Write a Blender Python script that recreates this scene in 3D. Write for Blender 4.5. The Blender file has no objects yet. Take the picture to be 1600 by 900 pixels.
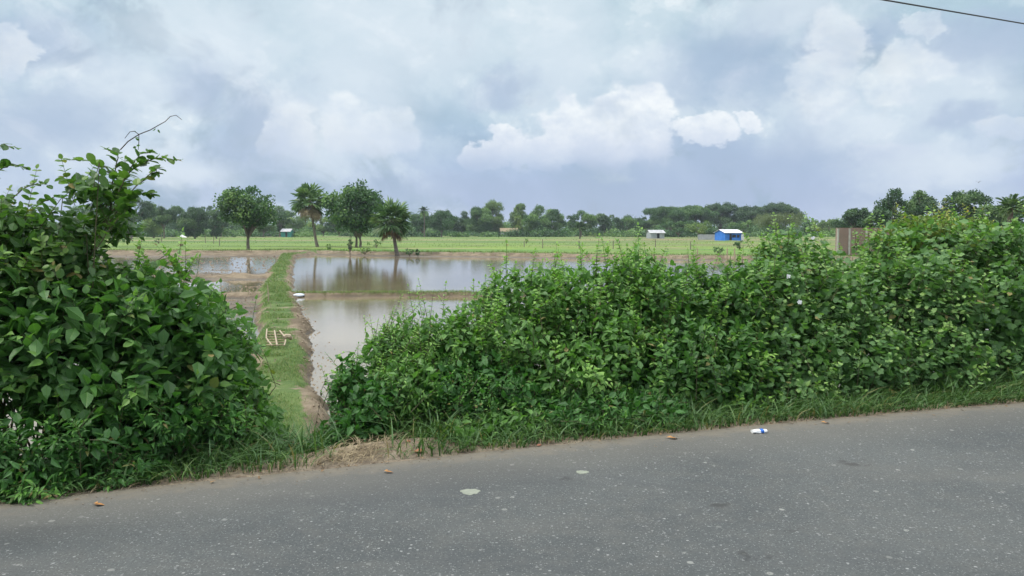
import bpy, math, random
import numpy as np
from mathutils import Vector

R = math.radians
RNG = np.random.default_rng(7)
random.seed(7)
scene = bpy.context.scene
COL = scene.collection

# ------------------------------------------------------------------ camera
F = 1200.0                      # focal length in photo pixels (1600 wide)
CAM_H = 1.70
PITCH = math.atan(90.0 / F)
cam_d = bpy.data.cameras.new('camera')
cam = bpy.data.objects.new('camera', cam_d)
COL.objects.link(cam)
cam.location = (0, 0, CAM_H)
cam.rotation_euler = (math.pi / 2 - PITCH, 0, 0)
cam_d.sensor_width = 36
cam_d.lens = 36 * F / 1600
cam_d.clip_start = 0.05
cam_d.clip_end = 12000
scene.camera = cam

# ------------------------------------------------------------------ view / render
scene.view_settings.view_transform = 'Standard'
scene.view_settings.look = 'None'
scene.view_settings.gamma = 1.0
scene.view_settings.exposure = 0.22
scene.render.engine = 'CYCLES'
cy = scene.cycles
cy.use_denoising = True
cy.max_bounces = 6
cy.diffuse_bounces = 3
cy.glossy_bounces = 3
cy.transmission_bounces = 3
cy.transparent_max_bounces = 6
cy.volume_bounces = 0
cy.caustics_reflective = False
cy.caustics_refractive = False


def ray(px, py):
    xc = (px - 800) / F
    yc = (450 - py) / F
    c, s = math.cos(PITCH), math.sin(PITCH)
    return np.array([xc, c + yc * s, -s + yc * c])


def P(px, py, z=0.0):
    """world point seen at photo pixel, on the level z"""
    r = ray(px, py)
    t = (z - CAM_H) / r[2]
    return np.array([0, 0, CAM_H]) + r * t


def D(px, py, depth):
    """world point seen at photo pixel, at distance y = depth"""
    r = ray(px, py)
    return np.array([0, 0, CAM_H]) + r * (depth / r[1])


# ------------------------------------------------------------------ sun
SUN_EL, SUN_AZ = R(52), R(-68)      # high, from the left and slightly ahead of the camera's side
sun_dir = Vector((math.sin(SUN_AZ) * math.cos(SUN_EL), math.cos(SUN_AZ) * math.cos(SUN_EL) - 0.35, math.sin(SUN_EL))).normalized()
SUN_AZ = math.atan2(sun_dir.x, sun_dir.y)
SUN_EL = math.asin(sun_dir.z)
sl = bpy.data.lights.new('sun', 'SUN')
sl.energy = 2.0
sl.angle = R(10)
sl.color = (1.0, 0.95, 0.86)
so = bpy.data.objects.new('sun', sl)
COL.objects.link(so)
so.rotation_euler = sun_dir.to_track_quat('Z', 'Y').to_euler()


# ------------------------------------------------------------------ node helper
class NT:
    def __init__(self, tree):
        self.t = tree
        self.n = tree.nodes
        self.l = tree.links

    def add(self, kind, **kw):
        nd = self.n.new(kind)
        for k, v in kw.items():
            setattr(nd, k, v)
        return nd

    def put(self, sock, v):
        if hasattr(v, 'is_output'):
            self.l.new(v, sock)
        elif v is not None:
            if isinstance(v, tuple) and len(v) == 3 and sock.type == 'RGBA':
                v = (*v, 1)
            sock.default_value = v

    def math(self, op, a, b=None, c=None, clamp=False):
        nd = self.add('ShaderNodeMath', operation=op, use_clamp=clamp)
        self.put(nd.inputs[0], a)
        if b is not None:
            self.put(nd.inputs[1], b)
        if c is not None:
            self.put(nd.inputs[2], c)
        return nd.outputs[0]

    def mix(self, fac, a, b, blend='MIX'):
        nd = self.add('ShaderNodeMix', data_type='RGBA', blend_type=blend)
        nd.clamp_factor = True
        self.put(nd.inputs[0], fac)
        self.put(nd.inputs[6], a)
        self.put(nd.inputs[7], b)
        return nd.outputs[2]

    def step(self, v, lo, hi, a=0.0, b=1.0):
        nd = self.add('ShaderNodeMapRange', interpolation_type='SMOOTHSTEP')
        self.put(nd.inputs[0], v)
        nd.inputs[1].default_value = lo
        nd.inputs[2].default_value = hi
        nd.inputs[3].default_value = a
        nd.inputs[4].default_value = b
        return nd.outputs[0]

    def noise(self, vec, scale, detail=4, rough=0.55, dist=0.0):
        nd = self.add('ShaderNodeTexNoise')
        if vec is not None:
            self.put(nd.inputs['Vector'], vec)
        nd.inputs['Scale'].default_value = scale
        nd.inputs['Detail'].default_value = detail
        nd.inputs['Roughness'].default_value = rough
        nd.inputs['Distortion'].default_value = dist
        return nd.outputs[0]

    def scalev(self, vec, s):
        nd = self.add('ShaderNodeMapping')
        self.put(nd.inputs['Vector'], vec)
        nd.inputs['Scale'].default_value = s
        return nd.outputs[0]

    def attr(self, name):
        nd = self.add('ShaderNodeAttribute', attribute_name=name)
        return nd.outputs['Fac']


# ------------------------------------------------------------------ world: Nishita sky behind a broken cloud deck
world = bpy.data.worlds.new('World')
scene.world = world
world.use_nodes = True
w = NT(world.node_tree)
w.n.clear()
SKY = w.add('ShaderNodeTexSky', sky_type='NISHITA')
SKY.sun_disc = False
SKY.sun_elevation = SUN_EL
SKY.sun_rotation = SUN_AZ
SKY.dust_density = 2.0
tc = w.add('ShaderNodeTexCoord')
sep = w.add('ShaderNodeSeparateXYZ')
w.put(sep.inputs[0], tc.outputs['Generated'])
az = w.math('ARCTAN2', sep.outputs[0], sep.outputs[1])
el = w.math('ARCSINE', sep.outputs[2])
comb = w.add('ShaderNodeCombineXYZ')
w.put(comb.inputs[0], az)
w.put(comb.inputs[1], w.math('MULTIPLY', el, 1.35))
cv = comb.outputs[0]
# domain warp
warpn = w.add('ShaderNodeTexNoise')
w.put(warpn.inputs['Vector'], cv)
warpn.inputs['Scale'].default_value = 14
warpn.inputs['Detail'].default_value = 7
warpn.inputs['Roughness'].default_value = 0.6
sw = w.add('ShaderNodeSeparateXYZ')
w.put(sw.inputs[0], warpn.outputs['Color'])
wx = w.math('SUBTRACT', sw.outputs[0], 0.5)
wy = w.math('SUBTRACT', sw.outputs[1], 0.5)
AZW = w.math('ADD', az, w.math('MULTIPLY', wx, 0.11))
ELW = w.math('ADD', el, w.math('MULTIPLY', wy, 0.09))
nbig = w.noise(cv, 3.3, 7, 0.56, 0.5)
nmid = w.noise(cv, 8.0, 8, 0.6, 0.35)
nfine = w.noise(cv, 26.0, 6, 0.6, 0.0)


def azel(px, py):
    r = ray(px, py)
    r = r / np.linalg.norm(r)
    return math.atan2(r[0], r[1]), math.asin(r[2])


def blob(px, py, rx, ry, lo, hi, warp=1.0, nz=0.0):
    """elliptic cloud body centred in a direction of the sky; 1 inside, 0 outside"""
    a0, e0 = azel(px, py)
    A = AZW if warp else az
    E = ELW if warp else el
    da = w.math('DIVIDE', w.math('SUBTRACT', A, a0), rx / F)
    de = w.math('DIVIDE', w.math('SUBTRACT', E, e0), ry / F)
    d = w.math('SQRT', w.math('ADD', w.math('MULTIPLY', da, da), w.math('MULTIPLY', de, de)))
    if nz:
        d = w.math('ADD', d, w.math('MULTIPLY', w.math('SUBTRACT', nmid, 0.5), nz))
    return w.step(d, hi, lo)


def union(ms):
    r = ms[0]
    for m in ms[1:]:
        r = w.math('MAXIMUM', r, m)
    return r


# base deck, colour by elevation (blue-grey and distant low down; unseen zenith brightened to light the ground)
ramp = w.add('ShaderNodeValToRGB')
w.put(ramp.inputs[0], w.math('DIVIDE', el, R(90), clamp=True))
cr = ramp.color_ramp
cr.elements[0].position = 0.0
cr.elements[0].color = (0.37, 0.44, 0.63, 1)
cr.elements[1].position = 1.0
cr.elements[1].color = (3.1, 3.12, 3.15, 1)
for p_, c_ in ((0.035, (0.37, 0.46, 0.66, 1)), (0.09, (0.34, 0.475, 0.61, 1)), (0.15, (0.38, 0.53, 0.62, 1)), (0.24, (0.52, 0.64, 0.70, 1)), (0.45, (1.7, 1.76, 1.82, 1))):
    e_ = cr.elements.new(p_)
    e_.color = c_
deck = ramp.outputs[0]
# broad light / dark modulation of the deck
m1 = w.step(nbig, 0.38, 0.66)
deck = w.mix(w.math('MULTIPLY', w.math('MULTIPLY', m1, w.step(el, R(50), R(25))), 0.45), deck, (0.60, 0.70, 0.76))
m2 = w.step(nmid, 0.52, 0.70)
deck = w.mix(w.math('MULTIPLY', w.math('MULTIPLY', m2, w.step(el, R(50), R(25))), 0.45), deck, (0.66, 0.74, 0.79))
m3 = w.step(nbig, 0.50, 0.30)
deck = w.mix(w.math('MULTIPLY', w.math('MULTIPLY', m3, w.step(el, R(50), R(25))), 0.55), deck, (0.30, 0.40, 0.49))
lay = w.math('ADD', w.math('ADD', w.math('MULTIPLY', nmid, 0.55), w.math('MULTIPLY', nfine, 0.22)), w.math('MULTIPLY', nbig, 0.30))
lowf = w.step(el, R(50), R(25))
for thr, wd, am, cc in ((0.500, 0.045, 0.24, (0.66, 0.75, 0.80)), (0.555, 0.035, 0.30, (0.76, 0.82, 0.86)), (0.605, 0.03, 0.35, (0.84, 0.88, 0.90))):
    deck = w.mix(w.math('MULTIPLY', w.math('MULTIPLY', w.step(lay, thr, thr + wd), w.step(el, R(3), R(8))), am), deck, cc)
dkl = w.math('ADD', w.math('MULTIPLY', w.noise(cv, 5.5, 7, 0.58, 0.6), 0.8), w.math('MULTIPLY', nfine, 0.2))
deck = w.mix(w.math('MULTIPLY', w.math('MULTIPLY', w.step(dkl, 0.52, 0.62), lowf), 0.68), deck, (0.25, 0.36, 0.465))
# soft bright veils
soft_b = [(640, 60, 330, 120), (350, 60, 170, 90), (870, 90, 150, 140), (520, 190, 180, 90), (1010, 130, 90, 130), (1330, 190, 150, 60), (1480, 130, 130, 90), (1230, 20, 160, 50), (200, 130, 150, 60), (250, 260, 160, 40), (1460, 250, 160, 40), (560, 110, 160, 110)]
sb = union([blob(*b, 0.1, 1.15, nz=0.9) for b in soft_b])
deck = w.mix(w.math('MULTIPLY', sb, 0.65), deck, (0.68, 0.75, 0.82))
# soft grey-blue shadowed undersides
soft_d = [(60, 190, 150, 70), (40, 60, 140, 60), (1150, 110, 190, 90), (1280, 90, 80, 60), (1180, 250, 240, 70), (780, 140, 70, 30), (400, 190, 90, 110), (650, 300, 420, 26), (1500, 185, 45, 26), (1100, 305, 420, 26), (1560, 60, 140, 60), (1360, 60, 70, 45), (310, 130, 70, 60)]
sd = union([blob(*b, 0.15, 1.15, nz=0.8) for b in soft_d])
deck = w.mix(w.math('MULTIPLY', sd, 0.62), deck, (0.36, 0.45, 0.61))
# crisp cumulus heads, lit above and greyer towards their bases
heads = [(892, 195, 52, 50), (945, 215, 90, 65), (1000, 190, 60, 70), (850, 232, 60, 34), (790, 228, 34, 26), (745, 250, 40, 22),
         (1085, 208, 34, 26), (1110, 205, 40, 28), (1158, 182, 20, 14),
         (545, 195, 50, 44), (590, 215, 60, 42), (455, 205, 34, 60), (430, 240, 30, 26), (610, 180, 40, 30),
         (1385, 235, 46, 22), (1310, 60, 50, 46), (1440, 45, 36, 22), (1400, 120, 60, 34), (1580, 200, 50, 16), (10, 70, 26, 34), (1290, 130, 50, 50)]
hm = [blob(*b, 0.78, 1.06, nz=0.8) if i < 9 else blob(*b, 0.74, 1.10, nz=0.7) for i, b in enumerate(heads)]
hmask = union(hm)
hshade = w.step(w.math('ADD', nfine, w.math('MULTIPLY', nmid, 0.6)), 0.55, 1.0)
hcol = w.mix(hshade, (0.62, 0.69, 0.78), (0.86, 0.89, 0.90))
baseshade = w.step(el, R(3.5), R(9.0))
hcol = w.mix(baseshade, (0.56, 0.62, 0.76), hcol)
strong = union(hm[:9])
hfac = w.math('MAXIMUM', w.math('MULTIPLY', strong, 0.85), w.math('MULTIPLY', hmask, 0.48))
# their bases melt into the deck
hfac = w.math('MULTIPLY', hfac, w.step(w.math('ADD', el, w.math('MULTIPLY', wy, 0.03)), R(3.6), R(6.6)))
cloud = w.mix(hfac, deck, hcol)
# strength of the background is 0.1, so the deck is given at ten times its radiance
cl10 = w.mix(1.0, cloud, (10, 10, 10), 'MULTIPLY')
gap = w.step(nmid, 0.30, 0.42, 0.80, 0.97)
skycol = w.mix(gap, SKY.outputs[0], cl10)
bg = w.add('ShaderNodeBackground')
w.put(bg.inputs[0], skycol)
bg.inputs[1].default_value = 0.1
wo = w.add('ShaderNodeOutputWorld')
w.l.new(bg.outputs[0], wo.inputs[0])
world.cycles.sampling_method = 'MANUAL'
world.cycles.sample_map_resolution = 512


# ------------------------------------------------------------------ object helpers
def tag(o, label=None, cat=None, group=None, kind=None):
    if label:
        o['label'] = label
    if cat:
        o['category'] = cat
    if group:
        o['group'] = group
    if kind:
        o['kind'] = kind
    return o


def link(o, parent=None):
    COL.objects.link(o)
    if parent is not None:
        o.parent = parent
    return o


def empty(name, loc, label, cat, group=None):
    o = bpy.data.objects.new(name, None)
    o.empty_display_size = 0.2
    COL.objects.link(o)
    o.location = tuple(float(v) for v in loc)
    return tag(o, label, cat, group)


class MB:
    """collects polygons (numpy chunks) and links them as one mesh object"""

    def __init__(self):
        self.v, self.li, self.lt, self.uv, self.rn, self.tn = [], [], [], [], [], []
        self.nv = 0

    def chunk(self, verts, loops, totals, uv=None, rnd=None, tone=None):
        verts = np.asarray(verts, float).reshape(-1, 3)
        n = len(verts)
        self.v.append(verts)
        self.li.append(np.asarray(loops, np.int64) + self.nv)
        self.lt.append(np.asarray(totals, np.int64))
        self.uv.append(np.zeros((n, 2)) if uv is None else np.asarray(uv, float))
        self.rn.append(np.full(n, 0.5) if rnd is None else np.broadcast_to(rnd, (n,)).astype(float))
        self.tn.append(np.full(n, 0.5) if tone is None else np.broadcast_to(tone, (n,)).astype(float))
        self.nv += n

    def polys(self, verts, faces, **kw):
        self.chunk(verts, np.concatenate([np.asarray(f) for f in faces]), [len(f) for f in faces], **kw)

    def box(self, c, s, rz=0.0, taper=1.0, **kw):
        hx, hy, hz = s[0] / 2, s[1] / 2, s[2] / 2
        v = []
        for z, k in ((-hz, 1), (hz, taper)):
            for x, y in ((-hx, -hy), (hx, -hy), (hx, hy), (-hx, hy)):
                v.append((x * k * math.cos(rz) - y * k * math.sin(rz) + c[0], x * k * math.sin(rz) + y * k * math.cos(rz) + c[1], z + c[2]))
        self.polys(v, [(3, 2, 1, 0), (4, 5, 6, 7), (0, 1, 5, 4), (1, 2, 6, 5), (2, 3, 7, 6), (3, 0, 4, 7)], **kw)

    def tube(self, pts, radii, seg=6, cap=True, **kw):
        pts = np.asarray(pts, float)
        n = len(pts)
        radii = np.broadcast_to(radii, (n,))
        vs = []
        T = np.gradient(pts, axis=0)
        T /= np.linalg.norm(T, axis=1)[:, None] + 1e-9
        up = np.array([0, 0, 1.0]) if abs(T[0][2]) < 0.9 else np.array([1.0, 0, 0])
        for i in range(n):
            a = np.cross(T[i], up)
            a /= np.linalg.norm(a) + 1e-9
            b = np.cross(T[i], a)
            up = -b if np.dot(-b, up) > 0 else b
            for k in range(seg):
                th = 2 * math.pi * k / seg
                vs.append(pts[i] + radii[i] * (math.cos(th) * a + math.sin(th) * np.cross(a, T[i])))
        fs = []
        for i in range(n - 1):
            for k in range(seg):
                k2 = (k + 1) % seg
                fs.append((i * seg + k, i * seg + k2, (i + 1) * seg + k2, (i + 1) * seg + k))
        if cap:
            fs.append(tuple(range(seg))[::-1])
            fs.append(tuple((n - 1) * seg + k for k in range(seg)))
        self.polys(vs, fs, **kw)

    def build(self, name, mat, parent=None, origin=(0, 0, 0), smooth=False):
        me = bpy.data.meshes.new(name)
        if self.v:
            v = np.concatenate(self.v) - np.asarray(origin, float)
            li = np.concatenate(self.li)
            lt = np.concatenate(self.lt)
            me.vertices.add(len(v))
            me.vertices.foreach_set('co', v.astype(np.float32).ravel())
            me.loops.add(len(li))
            me.loops.foreach_set('vertex_index', li.astype(np.int32))
            me.polygons.add(len(lt))
            ls = np.concatenate([[0], np.cumsum(lt)[:-1]])
            me.polygons.foreach_set('loop_start', ls.astype(np.int32))
            me.polygons.foreach_set('loop_total', lt.astype(np.int32))
            me.polygons.foreach_set('use_smooth', np.full(len(lt), smooth))
            uv = np.concatenate(self.uv)[li]
            ul = me.uv_layers.new(name='UVMap')
            ul.data.foreach_set('uv', uv.astype(np.float32).ravel())
            a = me.attributes.new('rnd', 'FLOAT', 'POINT')
            a.data.foreach_set('value', np.concatenate(self.rn).astype(np.float32))
            a = me.attributes.new('tone', 'FLOAT', 'POINT')
            a.data.foreach_set('value', np.concatenate(self.tn).astype(np.float32))
            me.update(calc_edges=True)
        me.materials.append(mat)
        o = bpy.data.objects.new(name, me)
        o.location = tuple(float(q) for q in origin) if parent is None else (0, 0, 0)
        return link(o, parent)


def unit(a):
    return a / (np.linalg.norm(a, axis=-1, keepdims=True) + 1e-9)


# ------------------------------------------------------------------ leaf templates  (x across, y along, z up)
def leaf_blade(width, prof, fold=0.25, droop=0.22):
    """prof: list of (t, half width 0..1)"""
    V = [(0, 0, 0)]
    UV = [(0.5, 0)]
    for t, hw in prof:
        x = hw * width / 2
        z = -droop * t * t
        V += [(-x, t, z + fold * x), (0, t, z), (x, t, z + fold * x)]
        UV += [(0.5 - hw / 2, t), (0.5, t), (0.5 + hw / 2, t)]
    V.append((0, 1, -droop * 1.25))
    UV.append((0.5, 1))
    n = len(prof)
    Fc = [(0, 2, 1), (0, 3, 2)]
    for i in range(n - 1):
        a = 1 + 3 * i
        b = a + 3
        Fc += [(a, a + 1, b + 1, b), (a + 1, a + 2, b + 2, b + 1)]
    a = 1 + 3 * (n - 1)
    tip = a + 3
    Fc += [(a, a + 1, tip), (a + 1, a + 2, tip)]
    return np.array(V, float), Fc, np.array(UV, float)


def leaf_lobed(width, lobes=5, fold=0.12):
    out = []
    ang = np.linspace(-150, 150, lobes * 2 + 1)
    for i, a in enumerate(ang):
        r = 0.62 if i % 2 else (1.0 if abs(a) < 20 else 0.86)
        if i in (0, len(ang) - 1):
            r = 0.42
        r *= 0.56
        out.append((math.sin(R(a)) * r * width, 0.42 + math.cos(R(a)) * r))
    V = [(0, 0.22, 0)] + [(x, y, fold * abs(x) - 0.18 * max(y, 0) ** 2) for x, y in out]
    UV = [(0.5, 0.22)] + [(0.5 + x / 1.2, y) for x, y in out]
    Fc = [(0, i + 1, i) for i in range(1, len(out))]
    return np.array(V, float), Fc, np.array(UV, float)


OVATE = leaf_blade(0.62, [(0.14, 0.74), (0.34, 1.0), (0.60, 0.74), (0.84, 0.26)])
OVATE_F = leaf_blade(0.58, [(0.18, 0.85), (0.42, 1.0), (0.75, 0.48)], 0.3, 0.35)
ROUND = leaf_blade(0.78, [(0.12, 0.66), (0.38, 1.0), (0.68, 0.92), (0.90, 0.5)], 0.15, 0.12)
LANCE = leaf_blade(0.36, [(0.16, 0.7), (0.40, 1.0), (0.72, 0.55)], 0.35, 0.3)
LOBED = leaf_lobed(0.98)
TINY = leaf_blade(0.6, [(0.35, 1.0), (0.75, 0.6)], 0.25, 0.15)
CARD = (np.array([(0, 0, 0), (-0.36, 0.45, 0.08), (0, 1, -0.05), (0.36, 0.5, 0.08)], float), [(0, 3, 2, 1)], np.array([(0.5, 0), (0, 0.5), (0.5, 1), (1, 0.5)], float))


def scatter(mb, tpl, pos, ydir, nrm, size, rnd, tone, wscale=1.0):
    V, Fc, UV = tpl
    pos = np.asarray(pos, float)
    N = len(pos)
    if N == 0:
        return
    y = unit(ydir)
    x = unit(np.cross(y, nrm))
    z = np.cross(x, y)
    size = np.broadcast_to(size, (N,))[:, None, None]
    ws = np.broadcast_to(wscale, (N,))[:, None, None]
    W = pos[:, None, :] + size * (V[None, :, 0:1] * x[:, None, :] * ws + V[None, :, 1:2] * y[:, None, :] + V[None, :, 2:3] * z[:, None, :])
    nv = len(V)
    fl = np.concatenate([np.asarray(f) for f in Fc])
    ft = np.array([len(f) for f in Fc])
    loops = (fl[None, :] + nv * np.arange(N)[:, None]).ravel()
    mb.chunk(W.reshape(-1, 3), loops, np.tile(ft, N), uv=np.tile(UV, (N, 1)),
             rnd=np.repeat(np.broadcast_to(rnd, (N,)), nv), tone=np.repeat(np.broadcast_to(tone, (N,)), nv))


def blades(mb, pos, height, lean, azm, width, rng, seg=3, tone=None):
    """grass blades: bent strips, height/lean/azm arrays"""
    N = len(pos)
    t = np.linspace(0, 1, seg + 1)
    d = np.stack([np.cos(azm), np.sin(azm), np.zeros(N)], 1)
    s = np.stack([-np.sin(azm), np.cos(azm), np.zeros(N)], 1)
    tw = rng.uniform(-0.9, 0.9, N)
    s = s * np.cos(tw)[:, None] + d * np.sin(tw)[:, None]
    out = []
    for k in t:
        c = pos + d * (height * lean * k ** 1.7)[:, None] + np.array([0, 0, 1.0]) * (height * (k - 0.55 * np.clip(lean, 0, 1.6) * k ** 2.4 * 0.75))[:, None]
        wd = (width * (1 - k) ** 0.7 * (0.6 + 0.8 * min(k * 3, 0.5)))[:, None]
        out += [c - s * wd / 2, c + s * wd / 2]
    W = np.stack(out, 1)
    nv = W.shape[1]
    fl, ft = [], []
    for k in range(seg):
        a = 2 * k
        fl += [a, a + 1, a + 3, a + 2]
        ft.append(4)
    loops = (np.array(fl)[None, :] + nv * np.arange(N)[:, None]).ravel()
    UV = np.array([(q, k) for k in t for q in (0, 1)])
    mb.chunk(W.reshape(-1, 3), loops, np.tile(ft, N), uv=np.tile(UV, (N, 1)), rnd=np.repeat(rng.random(N), nv), tone=np.repeat(tone if tone is not None else rng.random(N), nv))


# ------------------------------------------------------------------ materials
MATS = {}


def principled(name, rough=0.6, spec=0.4):
    m = bpy.data.materials.new(name)
    m.use_nodes = True
    t = NT(m.node_tree)
    t.n.clear()
    b = t.add('ShaderNodeBsdfPrincipled')
    b.inputs['Roughness'].default_value = rough
    b.inputs['Specular IOR Level'].default_value = spec
    o = t.add('ShaderNodeOutputMaterial')
    t.l.new(b.outputs[0], o.inputs[0])
    MATS[name] = m
    return m, t, b, o


def leaf_mat(name, dark, mid, light, old=(0.24, 0.19, 0.07), transl=0.3, rough=0.42, veins=True, oldshare=0.035, gain=1.0):
    dark, mid, light = [(min(c[0] * 1.42 * gain, 0.5), c[1] * 1.20 * gain, c[2] * 1.24 * gain) for c in (dark, mid, light)]
    m, t, b, o = principled(name, rough, 0.38)
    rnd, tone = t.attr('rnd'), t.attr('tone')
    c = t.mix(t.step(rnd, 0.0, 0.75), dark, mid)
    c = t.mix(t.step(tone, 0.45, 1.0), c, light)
    if oldshare:
        c = t.mix(t.step(rnd, 1 - oldshare, 1 - oldshare * 0.3), c, old)
    if veins:
        uv = t.add('ShaderNodeUVMap')
        s = t.add('ShaderNodeSeparateXYZ')
        t.put(s.inputs[0], uv.outputs[0])
        ax = t.math('ABSOLUTE', t.math('SUBTRACT', s.outputs[0], 0.5))
        rib = t.step(ax, 0.035, 0.0)
        wav = t.math('SINE', t.math('MULTIPLY', t.math('SUBTRACT', s.outputs[1], t.math('MULTIPLY', ax, 0.8)), 44.0))
        vein = t.step(wav, 0.72, 1.0)
        c = t.mix(t.math('MULTIPLY', t.math('MAXIMUM', rib, t.math('MULTIPLY', vein, 0.5)), 0.35), c, light)
        bp = t.add('ShaderNodeBump')
        bp.inputs['Strength'].default_value = 0.35
        bp.inputs['Distance'].default_value = 0.004
        t.put(bp.inputs['Height'], t.math('SUBTRACT', 0.0, t.math('MAXIMUM', rib, t.math('MULTIPLY', vein, 0.6))))
        t.l.new(bp.outputs[0], b.inputs['Normal'])
    # underside slightly paler
    geo = t.add('ShaderNodeNewGeometry')
    c = t.mix(t.math('MULTIPLY', geo.outputs['Backfacing'], 0.25), c, tuple(min(1, k * 1.5 + 0.02) for k in mid))
    t.put(b.inputs['Base Color'], c)
    tr = t.add('ShaderNodeBsdfTranslucent')
    tc_ = t.mix(1.0, c, (1.25, 1.5, 0.55), 'MULTIPLY')
    t.put(tr.inputs[0], tc_)
    ms = t.add('ShaderNodeMixShader')
    ms.inputs[0].default_value = transl
    t.l.new(b.outputs[0], ms.inputs[1])
    t.l.new(tr.outputs[0], ms.inputs[2])
    t.l.new(ms.outputs[0], o.inputs[0])
    return m


def plain_mat(name, c1, c2, scale=8.0, rough=0.75, bump=0.0, spec=0.3, metallic=0.0, stretch=(1, 1, 1)):
    m, t, b, o = principled(name, rough, spec)
    tcn = t.add('ShaderNodeTexCoord')
    v = t.scalev(tcn.outputs['Object'], stretch)
    n = t.noise(v, scale, 5, 0.6)
    t.put(b.inputs['Base Color'], t.mix(t.step(n, 0.3, 0.7), c1, c2))
    b.inputs['Metallic'].default_value = metallic
    if bump:
        bp = t.add('ShaderNodeBump')
        bp.inputs['Strength'].default_value = 0.6
        bp.inputs['Distance'].default_value = bump
        t.put(bp.inputs['Height'], n)
        t.l.new(bp.outputs[0], b.inputs['Normal'])
    return m


L_BROAD = leaf_mat('leaf_broad', (0.026, 0.082, 0.022), (0.046, 0.135, 0.030), (0.12, 0.26, 0.045), gain=1.15)
L_ROUND = leaf_mat('leaf_round', (0.030, 0.085, 0.024), (0.052, 0.135, 0.032), (0.12, 0.24, 0.045))
L_SMALL = leaf_mat('leaf_small', (0.022, 0.082, 0.020), (0.038, 0.135, 0.028), (0.10, 0.26, 0.045))
L_WEED = leaf_mat('leaf_weed', (0.042, 0.115, 0.030), (0.072, 0.185, 0.042), (0.16, 0.33, 0.07), gain=1.1)
L_VINE = leaf_mat('leaf_vine', (0.040, 0.105, 0.036), (0.070, 0.165, 0.052), (0.15, 0.28, 0.075), rough=0.5, gain=1.2)
L_YELLOW = leaf_mat('leaf_yellow', (0.07, 0.15, 0.03), (0.12, 0.21, 0.045), (0.24, 0.30, 0.07), old=(0.35, 0.24, 0.06), oldshare=0.10)
L_TREE = leaf_mat('leaf_tree', (0.020, 0.060, 0.020), (0.038, 0.105, 0.034), (0.10, 0.20, 0.055), gain=1.15, veins=False, transl=0.2, rough=0.5, oldshare=0)
L_TREE_PALE = leaf_mat('leaf_tree_pale', (0.050, 0.105, 0.030), (0.085, 0.165, 0.045), (0.17, 0.27, 0.07), gain=1.15, veins=False, transl=0.2, rough=0.5, oldshare=0)
L_TREE_DARK = leaf_mat('leaf_tree_dark', (0.016, 0.046, 0.020), (0.030, 0.080, 0.032), (0.075, 0.15, 0.048), gain=1.15, veins=False, transl=0.15, rough=0.5, oldshare=0)
L_BAMBOO = leaf_mat('leaf_bamboo', (0.06, 0.105, 0.045), (0.10, 0.155, 0.065), (0.17, 0.23, 0.09), veins=False, transl=0.2, rough=0.5, oldshare=0)
L_PALM = leaf_mat('leaf_palm', (0.026, 0.075, 0.026), (0.058, 0.135, 0.045), (0.16, 0.27, 0.12), veins=False, transl=0.15, rough=0.4, oldshare=0)
L_DEAD = plain_mat('leaf_dead', (0.20, 0.15, 0.09), (0.33, 0.27, 0.17), 3.0)
L_GRASS = leaf_mat('grass_blade', (0.030, 0.085, 0.028), (0.052, 0.125, 0.036), (0.11, 0.20, 0.06), old=(0.26, 0.21, 0.10), oldshare=0.06, veins=False, transl=0.25, rough=0.5)
L_TURF = leaf_mat('turf_blade', (0.050, 0.11, 0.030), (0.075, 0.155, 0.040), (0.14, 0.23, 0.06), old=(0.30, 0.25, 0.14), oldshare=0.25, veins=False, transl=0.25, rough=0.6)
L_RICE = leaf_mat('rice_blade', (0.06, 0.12, 0.035), (0.09, 0.165, 0.040), (0.17, 0.24, 0.06), old=(0.36, 0.30, 0.14), oldshare=0.1, veins=False, transl=0.25, rough=0.6)
STRAW = plain_mat('straw', (0.19, 0.145, 0.085), (0.40, 0.33, 0.21), 9.0)
BARK = plain_mat('bark', (0.13, 0.105, 0.08), (0.25, 0.21, 0.17), 5.0, 0.9, 0.03, stretch=(3, 3, 0.6))
BARK_PALM = plain_mat('bark_palm', (0.12, 0.10, 0.085), (0.24, 0.21, 0.18), 4.0, 0.9, 0.03, stretch=(0.6, 0.6, 5))
STEM = plain_mat('stem', (0.055, 0.06, 0.03), (0.12, 0.11, 0.055), 12.0, 0.7)
STEM_GREEN = plain_mat('stem_green', (0.05, 0.10, 0.03), (0.09, 0.14, 0.04), 12.0, 0.6)
WOOD_PALE = plain_mat('wood_pale', (0.28, 0.22, 0.15), (0.44, 0.37, 0.27), 10.0, 0.7, stretch=(1, 1, 6))
WOOD_GREY = plain_mat('wood_grey', (0.14, 0.12, 0.10), (0.24, 0.21, 0.17), 10.0, 0.85, stretch=(4, 4, 1))
WHITE_PLASTIC = plain_mat('white_plastic', (0.74, 0.75, 0.76), (0.80, 0.81, 0.82), 20.0, 0.35)
BLUE_PLASTIC = plain_mat('blue_plastic', (0.02, 0.12, 0.50), (0.03, 0.15, 0.56), 20.0, 0.35)
BLUE_TIN = plain_mat('blue_tin', (0.03, 0.17, 0.62), (0.06, 0.24, 0.74), 1.2, 0.5)
ROOF_TIN = plain_mat('roof_tin', (0.62, 0.62, 0.68), (0.78, 0.76, 0.80), 0.8, 0.5)
GREY_WALL = plain_mat('grey_wall', (0.30, 0.32, 0.34), (0.42, 0.44, 0.46), 1.5, 0.8)
TEAL_TIN = plain_mat('teal_tin', (0.03, 0.20, 0.17), (0.05, 0.28, 0.23), 1.5, 0.5)
DARK_OPEN = plain_mat('dark_opening', (0.02, 0.022, 0.025), (0.03, 0.03, 0.035), 2.0, 0.8)
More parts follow.
